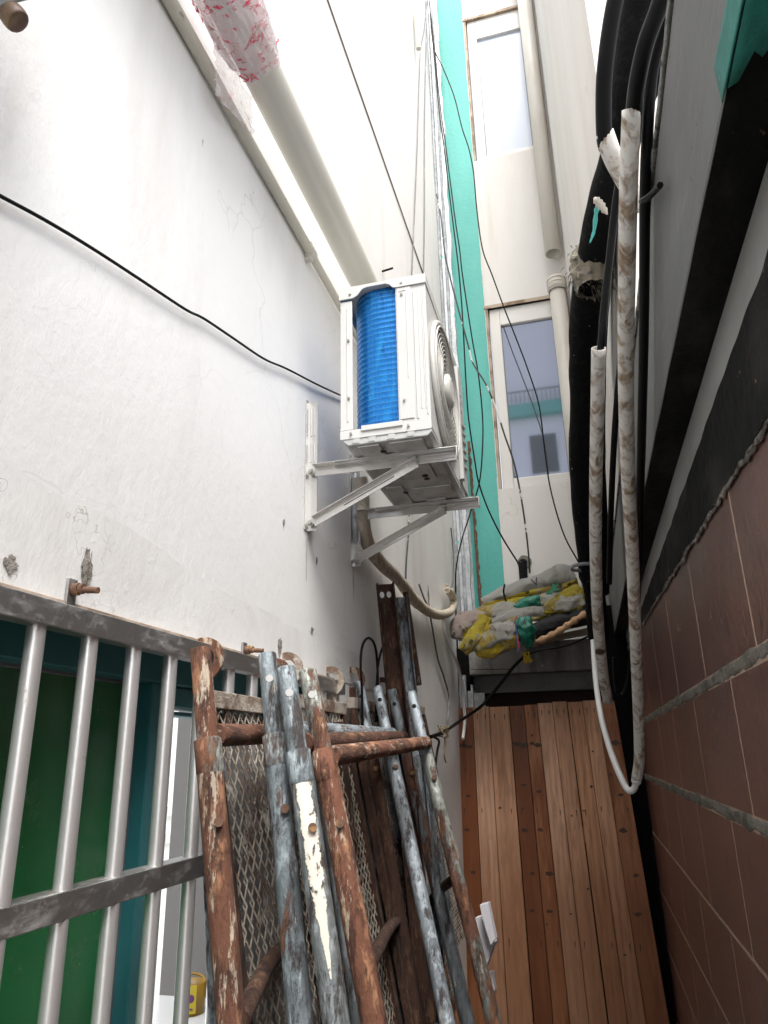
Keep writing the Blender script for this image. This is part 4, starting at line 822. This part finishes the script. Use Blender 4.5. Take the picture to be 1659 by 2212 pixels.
cable('black_cable', D4([(1350, 330, 1.8), (1332, 430, 1.85), (1318, 550, 1.88), (1306, 660, 1.9), (1299, 745, 1.91), (1297, 800, 1.94)]), .0105, 'black cable feeding the open top of the shorter conduit', group=G4, sides=10)
cable('black_cable', D4([(1352, 620, 2.3), (1342, 760, 2.4), (1328, 930, 2.5), (1320, 1100, 2.65), (1316, 1260, 2.8)]), .011, 'black cable between the two stained conduits', group=G4, sides=10)
cable('looped_cable', D4([(1326, 1420, 2.6), (1328, 1470, 2.6), (1336, 1500, 2.6), (1348, 1495, 2.6), (1358, 1455, 2.6), (1362, 1400, 2.6)]), .006, 'small looped black cable beside the foot of the conduits')
cable('crossing_strap', D4([(1386, 435, 1.36), (1402, 425, 1.3), (1426, 400, 1.22)]), .006, 'short dark tie holding the right cable to the eave', 'tie')

# ================================================================== SHED ROOF, SACKS, PLANK GATE
LY = 4.85
sh = thing('shed_front', (-.32, LY + .1, .3), 'stained concrete lintel over a grey panel behind the plank gate', 'shed')
b = MB()
zA = .50; zB = .66
b.grid(lambda a, c: V((-.715 + .80 * a, LY - .004 * nz((a * 6, c, 0), 2), zA + .006 * nz((a * 5, 0, 0), 2) * (1 - c) + .004 + (.19) * c)), 30, 5, sm=False); b.box((-.715, LY + .002, zA), (.085, LY + .5, .685)); b.build('lintel', 'concrete', sh)
b = MB(); b.grid(lambda a, c: V((-.705 + .26 * a, LY - .008, .522 + .006 * nz((a * 6, 9, 0), 2) + .012 * (1 - a) * .8 + .004 * c)), 20, 1); b.build('crack', 'dark', sh)
b = MB(); b.box((-.70, LY + .10, .385), (.085, LY + .14, .499)); b.build('grey_panel', 'greypanel', sh, bevel=.003)
b = MB(); b.box((-.80, LY + .20, GROUND), (.29, LY + .26, .4)); b.build('brick_back', 'brickred', sh)
b = MB(); b.box((-.79, LY - .01, .26), (-.745, LY + .05, .50)); b.box((-.74, LY + .02, .22), (-.705, LY + .08, .44)); b.box((-.7, LY + .02, .24), (-.63, LY + .04, .385)); b.build('zinc_post', 'galv', sh)
b = MB(); b.box((.09, LY + .0, -1.5), (.298, LY + .12, .9)); b.build('gap_shade', 'dark', sh)  # black slab painting the shade in the gap beside the gate
b = MB(); b.box((-.80, LY + .02, .4), (-.717, LY + .2, .68)); b.build('cavity_shade', 'dark', sh)  # black block painting the shade in the gap left of the lintel
b = MB(); a_, c_ = ony(1125, 1392, 4.8), ony(1284, 1362, 4.8); b.beam(a_, c_, .06, .034); b.beam(a_ + V((.06, .03, .02)), c_ + V((.0, .03, .022)), .05, .012)
tag(b.build('timber_batten', 'batten', bevel=.002), 'weathered grey timber batten under the sacks', 'timber')

def roll(name, pts, rads, y, m_, label, k=0, lump=.22, sq=1.0, cat='sack', group='old sacks heaped on the shed roof', n=40, stripe='ink_sackyellow', sect=(.52, .66)):
    ctr = cr([ony(px, py, y if not isinstance(y, (list, tuple)) else y[i]) for i, (px, py) in enumerate(pts)], 7); R = crs([q * 1.13 for q in rads], 7)
    b = MB(); vs = []; t0 = (ctr[1] - ctr[0]).normalized()
    for i, c in enumerate(ctr):
        t = (ctr[min(i + 1, len(ctr) - 1)] - ctr[max(i - 1, 0)]).normalized(); u = t.cross(V((0, 1, 0))).normalized(); w_ = V((0, 1, 0))
        for j in range(n):
            a = 2 * pi * j / n; q = (cos(a), sin(a), i * .12)
            rr = R[i] * (1 + lump * nz(q, 1.7, k) + lump * .3 * nz(q, 4.2, k + 3) + .20 * (.3 - abs(nz((q[0] * 1.5, q[1] * 1.5, i * .07), 2.2, k + 5))) + .06 * (.3 - abs(nz((q[0] * 1.4, q[1] * 1.4, i * .12), 3.0, k + 7))))
            jt = R[i] * .02; vs.append(c + u * (abs(cos(a)) ** .8 * (1 if cos(a) > 0 else -1)) * rr * .86 + w_ * sin(a) * rr * sq + V((random.uniform(-jt, jt), random.uniform(-jt, jt), random.uniform(-jt, jt))))
    L_ = len(ctr); fs = [(i * n + j, i * n + (j + 1) % n, (i + 1) * n + (j + 1) % n, (i + 1) * n + j) for i in range(L_ - 1) for j in range(n)] + [tuple(range(n))[::-1], tuple((L_ - 1) * n + j for j in range(n))]
    b.add(vs, fs, True)
    for fi in range(len(b.f) - 2):
        jj = (fi % n) / n; ii = fi // n
        if sect[0] + .03 * nz((ii, 0, k), .7) < jj < sect[1] + .03 * nz((ii, 9, k), .7): b.mi[fi] = 1
    t = thing(name, ctr[len(ctr) // 2] - V((0, 0, R[len(R) // 2])), label, cat, group); b.build('bag', [m_, stripe if cat == 'sack' else m_, 'ink_sackgreen' if cat == 'sack' else m_], t); return t, ctr, R
t, ctr, R = roll('sack_roll', [(1042, 1303), (1080, 1290), (1125, 1275), (1175, 1262), (1215, 1252), (1242, 1243)], [.03, .052, .058, .075, .095, .07], 4.75, 'sack_grey', 'grey rolled sack with yellow, black and green print, topmost of the heap', 1)
b = MB(); o = ony(1152, 1267, 4.62); u_ = V((.93, 0, .28))
text_mb(b, 'V', .075, o, u_, (-.28, 0, .93), (0, 0, 0)); b.build('print', 'ink_black', t)
b = MB(); o = ony(1178, 1283, 4.62); b.plate([(0, 0), (.05, .018), (.07, .05), (.085, .03), (.12, .055), (.08, .012), (.1, -.008), (.05, -.002), (.03, -.03)], o, u_, (-.28, 0, .93), (0, .002, 0)); b.build('print', 'ink_green', t)
roll('sack_roll', [(1046, 1318), (1085, 1310), (1120, 1303), (1150, 1296)], [.022, .034, .036, .02], 4.66, 'sack_yellow', 'narrow bright yellow roll tucked under the topmost grey sack', 2)
roll('sack_roll', [(1020, 1345), (1050, 1330), (1085, 1322), (1115, 1320), (1140, 1315)], [.05, .06, .06, .05, .035], 4.62, 'sack', 'yellowish white sack in the middle of the heap, left part', 3)
roll('plastic_bag', [(1105, 1322), (1128, 1310), (1150, 1302), (1168, 1300)], [.025, .04, .045, .035], 4.60, 'sack_green', 'crumpled green plastic bag between two rolled sacks', 4, cat='plastic bag')
roll('sack_roll', [(1160, 1302), (1190, 1297), (1215, 1292)], [.04, .05, .035], 4.66, 'sack', 'pale roll right of the green plastic bag', 5)
roll('sack_roll', [(1062, 1352), (1095, 1340), (1130, 1330), (1165, 1325), (1185, 1322)], [.04, .05, .05, .045, .03], 4.58, 'sack_grey', 'whitish flattened roll behind the green wrapped bundle', 6)
roll('sack_roll', [(1175, 1315), (1205, 1313), (1235, 1308), (1262, 1300)], [.03, .06, .06, .04], 4.56, 'sack', 'crumpled sack with brown stains at the right of the heap', 7, .5)
roll('sack_roll', [(1200, 1300), (1225, 1294), (1248, 1288), (1265, 1285)], [.025, .055, .06, .04], 4.62, 'sack_yellow', 'bright yellow crumpled sack beside the black duct', 8, .55)
roll('sack_roll', [(992, 1382), (998, 1358), (1018, 1345), (1050, 1338)], [.05, .075, .075, .05], 4.5, 'sack_pink', 'pinkish bulging sack at the left end of the heap', 9)
roll('sack_roll', [(1000, 1408), (1020, 1385), (1038, 1360), (1050, 1332)], [.03, .05, .05, .04], 4.36, 'sack_yellow', 'folded green and yellow sack hanging over the left end', 10, .3)
roll('sack_roll', [(1025, 1400), (1050, 1392), (1082, 1378), (1112, 1362), (1135, 1350)], [.05, .085, .088, .07, .045], 4.40, 'sack', 'big grimy bulging sack at the front of the heap', 11, .3)
gb_, _c, _r = roll('plastic_bag', [(1128, 1335), (1132, 1355), (1138, 1378), (1145, 1400)], [.04, .06, .05, .02], 4.36, 'sack_green', 'dark green bag tied with red and blue string, front of the heap', 12, .35, cat='plastic bag')
b = MB(); o = ony(1130, 1352, 4.27); text_mb(b, '4', .05, o, (1, 0, .2), (-.2, 0, 1), (0, 0, 0)); b.build('print', 'ink_black', gb_)
roll('mesh_roll', [(1150, 1368), (1180, 1355), (1220, 1342), (1268, 1332)], [.045, .055, .055, .05], 4.55, 'netblack', 'black netting rolled up under the right hand sacks', 13, .12, cat='netting', group='')
cable('lagged_pole', Bk([(1148, 1392), (1180, 1378), (1210, 1362), (1235, 1345), (1266, 1325)], 4.42), [.02 + .005 * sin(i * 1.7) for i in range(25)], 'knobbly tan taped pole lying in front of the black netting', 'pole', 'stick', sides=10)
cable('red_string', Bk([(1116, 1330), (1113, 1350), (1118, 1375), (1122, 1402)], 4.27), .003, 'red string tied round the dark green bag', 'string', 'ink_red')
cable('blue_string', Bk([(1114, 1345), (1116, 1370), (1119, 1408)], 4.265), .003, 'blue string tied round the dark green bag', 'string', 'ink_blue')
cable('dark_string', Bk([(1090, 1262), (1088, 1280), (1094, 1300), (1100, 1312)], 4.62), .006, 'dark string tied round the topmost grey sack', 'string')

# plank gate
gt = thing('plank_gate', (-.33, 4.7, GROUND), 'tall reddish brown gate of upright pine planks closing the alley', 'gate')
tops = [(987, 1529), (1021, 1527), (1056, 1526), (1100, 1525), (1132, 1523), (1160, 1521), (1192, 1517), (1225, 1516), (1257, 1514), (1288, 1512), (1328, 1517)]
mw = [2, 4, 0, 3, 2, 4, 0, 1, 0, 2]
zbot = GROUND + .02
def gy(z): return 4.62 + .20 * (z - GROUND) / 1.8
for i in range(10):
    pa, pb = ony(*tops[i], 4.82), ony(*tops[i + 1], 4.82); zt_ = (pa.z + pb.z) / 2 + random.uniform(-.004, .004)
    fan = 1.0 + .07 * (1)
    def bx(x): return -.8 + (x + .8) * 1.085
    xa0, xb0, xa1, xb1 = bx(pa.x) + .0016, bx(pb.x) - (.0016, .006)[i in (2, 6)], pa.x + .0012, pb.x - (.0012, .004)[i in (2, 6)]
    yo = random.uniform(-.006, .006); b = MB()
    vs = [V((xa0, gy(zbot) + yo, zbot)), V((xb0, gy(zbot) + yo, zbot)), V((xb1, gy(zt_) + yo, zt_)), V((xa1, gy(zt_) + yo, zt_))]
    vs += [v_ + V((0, .022, 0)) for v_ in vs]
    b.add(vs, [(0, 1, 2, 3), (7, 6, 5, 4), (0, 4, 5, 1), (1, 5, 6, 2), (2, 6, 7, 3), (3, 7, 4, 0)])
    pk = b.build('plank', WOODS[mw[i]], gt, bevel=.0025)
    def onp(fx, z):
        t_ = (z - zbot) / (zt_ - zbot); return V((xa0 + (xa1 - xa0) * t_ + (xb0 + (xb1 - xb0) * t_ - xa0 - (xa1 - xa0) * t_) * fx, gy(z) + yo - .0006, z))
    for z_ in (zt_ - .05, zt_ - .055, -.32 + random.uniform(-.01, .01), -1.0):
        fx = random.choice((.25, .75)) if z_ < 0 else (.25 if z_ == zt_ - .05 else .75)
        c = onp(fx, z_); h_ = random.uniform(.02, .04); b = MB(); b.plate([(-.0028, .006), (0, .009), (.0028, .006), (.002, -h_ * .5), (0, -h_), (-.002, -h_ * .5)], c, (1, 0, 0), (0, .11, 1), (0, -.0012, 0)); b.build('nail_mark', 'nailstain', pk)
    ks = [(random.random(), random.uniform(-1.1, .15), 1) for _ in range(random.randint(0, 2))]
    if mw[i] in (3, 2): ks += [(.3, .06, 1.9), (.7, .05, 2.1), (.5, -.24 + .05 * i % .09, 1.5), (.35, -.43, 1.6), (.6, -.66, 1.8), (.4, -.85, 1.8)]
    for fx, z_, sc_ in ks:
        c = onp(min(.85, max(.15, fx)), z_); r_ = random.uniform(.005, .009) * sc_; nn = 12; b = MB()
        b.plate([(r_ * (1.15 + .5 * (sc_ > 1)) * cos(q * 2 * pi / nn) * (1 + .9 * nz((q, z_ * 9, i), .9)), r_ * .8 * sin(q * 2 * pi / nn) * (1 + .8 * nz((q, z_ * 7, i + 3), 1.1))) for q in range(nn)], c, (1, 0, 0), (0, .11, 1), (0, -.0009, 0)); b.build('knot', 'knot', pk)
b = MB(); b.box((-.79, 4.83, .05), (.14, 4.87, .13)); b.box((-.79, 4.78, -.5), (.18, 4.82, -.42)); b.build('cross_rail', WOODS[2], gt)

# foam pieces behind the scaffold
for i, (ol, y, lb_) in enumerate([([(1026, 1983), (1040, 1978), (1070, 2035), (1043, 2110), (1030, 2040)], 2.75, 'white foam board sheet stuck between the tubes and the gate'),
                                 ([(1036, 1955), (1054, 1950), (1063, 1995), (1070, 2028), (1060, 2042), (1042, 1985)], 2.7, 'small notched white foam piece in front of the larger sheet'),
                                 ([(1046, 2105), (1062, 2100), (1068, 2140), (1060, 2170), (1050, 2150)], 2.8, 'lowest white foam offcut behind the last scaffold tube')]):
    P = [ony(x, yy, y) for x, yy in ol]; b = MB(); n = len(P); b.add(P + [q + V((.004, .03, 0)) for q in P], [tuple(range(n))[::-1], tuple(range(n, 2 * n))] + [(k, (k + 1) % n, n + (k + 1) % n, n + k) for k in range(n)])
    tag(b.build('foam_board', 'foam', bevel=.001), lb_, 'foam board', 'white foam offcuts by the gate')

# ================================================================== MESH WORK PLATFORMS LEANING ON THE WALL
def deck_x(z, x0=-.765): return x0 + .19 * (.13 - z)
def deck(ya, yb, hooks, label, k, dx=0, zt_=.13):
    t = thing('mesh_platform', (-.45 + dx, (ya + yb) / 2, GROUND), label, 'scaffold platform', 'hooked mesh scaffold platforms leaning on the wall')
    P = lambda y, z, o=0: V((deck_x(z) + dx + o, y, z))
    for z in (zt_ - .018, -1.4): b = MB(); b.beam(P(ya, z), P(yb, z), .028, .036); b.build('end_bar', 'crust', t, bevel=.002)
    for y in (ya + .012, yb - .012): b = MB(); b.beam(P(y, zt_ - .036), P(y, -1.38), .022, .03, (0, 1, 0)); b.build('side_rail', 'r_darkrust', t, bevel=.002)
    b = MB(); wd = yb - ya - .04; nc = max(4, int(wd / .032)); cell = wd / nc; pz = .042
    zz0 = -.75; steps = int((zt_ - .04 - zz0) / pz)
    for j in range(nc):
        for par in (0, 1):
            pts = []
            for s_ in range(steps + 1):
                z = zt_ - .036 - s_ * pz; off = .5 if (s_ + par) % 2 else 0
                pts.append(P(ya + .02 + (j + (off if par == 0 else 1 - (.5 if (s_) % 2 == 0 else 1) )) * cell if par == 0 else ya + .02 + (j + (.5 if s_ % 2 == 0 else 0)) * cell + (cell * .5 if s_ % 2 == 1 else 0) * 0, z, .004 * (1 if s_ % 2 else -1)))
            if par == 0: b.tube(pts, .0023, 4, False)
    # complete the diamonds with mirrored strands
    for j in range(nc):
        pts = [P(ya + .02 + (j + (1 if s_ % 2 == 0 else .5)) * cell, zt_ - .036 - s_ * pz, .004 * (-1 if s_ % 2 else 1)) for s_ in range(steps + 1)]
        b.tube(pts, .0023, 4, False)
    b.build('mesh', 'crust', t)
    for (hy, sgn) in hooks:
        b = MB(); n = 18; a0, a1 = radians(165), radians(-115); ro, ri = .047, .026
        out = [(ro * cos(a0 + (a1 - a0) * i / n), ro * sin(a0 + (a1 - a0) * i / n)) for i in range(n + 1)]; inn = [((ri) * cos(a1 + (a0 - a1) * i / n), ri * sin(a1 + (a0 - a1) * i / n)) for i in range(n + 1)]
        c = P(hy, zt_ + .066); b.plate(out + inn, c, (1 * sgn, 0, 0), (0, 0, 1), (0, .008, 0)); b.plate([(-.022, -.072), (.020, -.072), (.012, -.035), (-.014, -.035)], c + V((0, -.001, 0)), (1, 0, 0), (0, 0, 1), (0, .010, 0))
        b.build('hook', 'r_heavy' if k % 2 == 0 else 'crust', t)
    return t
deck(1.40, 1.84, [(1.41, 1), (1.79, 1)], 'crusted mesh platform nearest the window bars, behind the first rusty tube', 0, zt_=.14)
deck(1.87, 2.33, [(1.885, 1), (2.25, 1)], 'second mesh platform, behind the galvanised scaffold tubes', 1, zt_=.168)
deck(2.43, 2.92, [(2.5, 1), (2.9, 1)], 'third mesh platform, left of the tall rusty angle iron', 2, zt_=.195)
deck(3.12, 3.62, [(3.38, 1)], 'farthest mesh platform, nearest the knotted cable', 3, zt_=.228)
b = MB(); n = 30
b.grid(lambda a, c: V((deck_x(.1 - 1.55 * c) - .035 + .004 * nz((a * 8, c * 8, 0), 1), 1.44 + 1.4 * a, .1 - 1.55 * c)), 20, 20, flip=True)
tag(b.build('cement_board', 'board', solid=.012), 'cement stained boards stacked behind the mesh platforms', 'board')

# tall angle irons
def angle(name, p, q, w_, m_, label, holes=False):
    t = thing(name, q, label, 'angle iron', None); b = MB(); d = (q - p)
    u = V((.75, .35, .25)); u = (u - d.normalized() * u.dot(d.normalized())).normalized(); v_ = d.normalized().cross(u)
    b.obox((p + q) / 2 + u * 0, u * w_ / 2, d / 2, v_ * .003); b.obox((p + q) / 2 + u * w_ / 2 + v_ * w_ * .32, u * .003, d / 2, v_ * w_ * .32); b.obox((p + q) / 2 - u * w_ * .5 + v_ * w_ * .2, u * .003, d / 2, v_ * w_ * .2); b.build('flange', m_, t, bevel=.003)
    if holes:
        s_ = 1
        if (v_.dot(-p)) < 0: s_ = -1
        for k in (-.22, .22):
            c = p + d.normalized() * .045 + u * w_ * k + v_ * s_ * .0035; b = MB(); b.plate([(.009 * cos(i * pi / 6), .013 * sin(i * pi / 6)) for i in range(12)], c, u, -d.normalized(), v_ * s_ * .001); b.build('hole', 'plaster', t)
angle('angle_iron', dep(830, 1262, 2.85), dep(925, 2212, 2.25), .062, 'r_darkrust', 'tall dark rusty angle iron with two holes near its top', True)
angle('angle_iron', dep(863, 1290, 2.97), dep(952, 2212, 2.35), .05, 'r_grey', 'grey steel channel leaning right behind the tall rusty angle iron')
b = MB(); b.tube([dep(876, 1280, 3.0), dep(905, 1480, 2.85)], .012, 8); tag(b.build('bent_rod', 'r_darkrust'), 'thin rusted rod at the back of the tall angle irons', 'rod')

# ================================================================== SCAFFOLD FRAMES
def tubeline(mb, p, q, r, n=18, seg=14, k=0, amp=.0012):
    P_ = [p.lerp(q, i / seg) for i in range(seg + 1)]; mb.tube([c + V((amp * nz(c, 6, k), amp * nz(c, 6, k + 2), 0)) for c in P_], r, n)
def post(parent, top, bot, m_body, m_cap, k=0, hole=True, capmat2=None, big=1.0, stripe=None):
    d = (bot - top).normalized(); L = (bot - top).length; ext = top + d * (L * 1.0 + .75)
    r1, r2 = .0185 * big, .0225 * big
    b = MB(); tubeline(b, top + d * .21, ext, r2, k=k, seg=40); leg = b.build('leg', m_body, parent)
    b = MB(); b.tube([top, top + d * .003, top + d * .17], [r1 * .93, r1, r1], 18); cp_ = b.build('spigot', m_cap, leg)
    b = MB(); b.tube([top + d * .16, top + d * .163, top + d * .217, top + d * .22], [r1, r2 * 1.06, r2 * 1.06, r2], 18); b.build('collar', capmat2 or m_cap, leg)
    vw = -(top + d * .04); vw = (vw - d * vw.dot(d)).normalized(); sdv = d.cross(vw)
    if hole:
        b = MB(); c = top + d * .055 + vw * (r1 - .001); b.tube([c, c + vw * .0016], .0075, 14); b.build('pin_hole', hole if isinstance(hole, str) else 'pinlight', leg)
    b = MB(); c = top + d * .30 + (vw * .95 - sdv * .3).normalized() * r2; b.tube([c - vw * .003, c + vw * .009], .008, 10); b.build('rivet', 'rust_bolt', leg)
    if stripe:
        a0, a1, ang = stripe; b = MB()
        def sf(a, c):
            wv = (1.1 - 1.0 * max(0, a - .5) / .5) * (1 + .35 * nz((a * 9, round(c), 0), 2) + .25 * nz((a * 40, round(c), 0), 2))
            th = ang + (c - .5) * 1.05 * wv; s_ = a0 + (a1 - a0) * a
            return top + d * s_ + (vw * cos(th) + sdv * sin(th)) * (r2 + .0016)
        b.grid(sf, 160, 8, flip=False); b.build('paint_patch', 'r_wpaint', leg)
    return leg
GF = 'steel scaffold frames leaning on the wall'
def frame(label, nt_, nb, ft, fb_, mn, mf, mcap, tube_m, tn, tf_, **kw):
    t = thing('scaffold_frame', nb, label, 'scaffold frame', GF)
    post(t, nt_, nb, mn, kw.get('cap', mcap), k=kw.get('k', 1), hole=kw.get('hole', True), stripe=kw.get('stripe'), capmat2=kw.get('cap2'))
    post(t, ft, fb_, mf, mcap, k=kw.get('k', 1) + 5, hole='hole')
    b = MB(); tubeline(b, tn, tf_, .0205, seg=24, k=3); b.build('cross_tube', tube_m, t)
    for (p, q, mm) in kw.get('braces', []):
        b = MB(); mid = (p + q) / 2 + V((0, 0, .02)); b.tube(cr([p, mid, q], 8), .0155, 14); b.build('brace', mm, t)
    return t
def on_line(a, b_, t_): return a.lerp(b_, t_)
P1t, P1b = dep(432, 1401, 1.33), dep(499, 2208, 1.11)
P2t, P2b = dep(577, 1412, 1.48), dep(649, 2208, 1.22)
P3t, P3b = dep(617, 1442, 1.43), dep(727, 2208, 1.17)
P4t, P4b = dep(664, 1448, 1.48), dep(808, 2208, 1.21)
Q1t, Q1b = dep(775, 1473, 2.57), dep(903, 2212, 2.15)
Q2t, Q2b = dep(815, 1485, 2.62), dep(967, 2212, 2.02)
Q3t, Q3b = dep(845, 1490, 2.66), dep(1012, 2212, 2.25)
QRt, QRb = dep(887, 1495, 2.55), dep(1068, 2212, 2.08)
frame('outer frame with the brown and cream flaked rusty tube nearest the window', P1t, P1b, Q1t, Q1b, 'r_heavy', 'r_darkrust', 'r_bright', 'r_heavy_h',
      on_line(P1t, P1b, .265) + V((.0, .03, 0)), on_line(Q1t, Q1b, .17), cap='r_heavy', hole=None, cap2='r_mix', k=1,
      braces=[(dep(520, 2205, 1.14), dep(622, 2040, 1.55), 'r_darkrust')])
frame('frame with the blue grey galvanised near tube beside the rusty one', P2t, P2b, Q2t, Q2b, 'r_blue', 'r_bright', 'r_bright', 'r_bright_h',
      on_line(P2t, P2b, .24) + V((.0, .03, 0)), dep(846, 1585, 2.5), cap='r_blue', cap2='r_white', k=7,
      braces=[(dep(700, 2160, 1.5), dep(760, 2085, 1.9), 'r_darkrust')])
frame('frame whose near tube carries a long white paint patch', P3t, P3b, Q3t, Q3b, 'r_white', 'r_grey', 'r_grey', 'r_dark_h',
      on_line(P3t, P3b, .25) + V((.0, .03, 0)), dep(870, 1592, 2.6), cap='r_blue', k=13, stripe=(.222, .53, -.05),
      braces=[(dep(800, 2080, 1.5), dep(868, 1985, 2.5), 'r_darkrust')])
frame('frontmost frame with orange rusted tube and thick rusty cross tube', P4t, P4b, QRt, QRb, 'r_orange', 'r_mix', 'r_bright', 'r_orange_h',
      dep(712, 1634, 1.40), dep(921, 1604, 2.45), cap='r_mix', cap2='r_orange', k=19,
      braces=[(dep(905, 1990, 2.6), dep(988, 1893, 2.29), 'r_darkrust')])
GT = 'loose steel tubes standing behind the scaffold frames'
for p, q, r, mm, lab_ in [((752, 1560, 2.5), (835, 2212, 2.25), .0165, 'r_blue', 'thin blue grey tube standing just right of the orange rusted leg'),
                      ((778, 1560, 2.65), (858, 2212, 2.45), .022, 'r_darkrust', 'dark brown crusted tube in the shade behind the frames'),
                      ((815, 1560, 2.75), (934, 2212, 2.3), .021, 'r_orangepaint', 'dark grey tube with orange paint flecks low down'),
                      ((905, 1570, 3.0), (1003, 2212, 2.7), .018, 'r_grey', 'thin dark grey tube just left of the farthest leg'),
                      ((838, 1540, 3.0), (905, 2212, 2.9), .02, 'r_darkrust', 'rust brown tube right behind the bright galvanised leg'),
                      ((660, 1600, 2.0), (745, 2212, 1.75), .018, 'r_blue', 'blue grey tube glimpsed between the white patched and orange legs'),
                      ((728, 1560, 2.25), (800, 2212, 2.0), .020, 'r_darkrust', 'dark tube just left of the thin blue grey tube'),
                      ((868, 1570, 2.85), (985, 2212, 2.45), .020, 'r_mix', 'patchy grey tube between the bright and the farthest legs'),
                      ((690, 1660, 1.85), (772, 2212, 1.68), .015, 'r_grey', 'slim grey tube hugging the back of the orange rusted leg'),
                      ((448, 1800, 1.5), (462, 2212, 1.42), .012, 'r_grey', 'slim grey post behind the first rusty tube beside the window')]:
    b = MB(); a_ = dep(*p); c_ = dep(*q); e_ = c_ + (c_ - a_).normalized() * .8; tubeline(b, a_, e_, r, seg=30, k=int(p[0]) % 9, amp=.002)
    tag(b.build('steel_tube', mm), lab_, 'steel tube', GT)
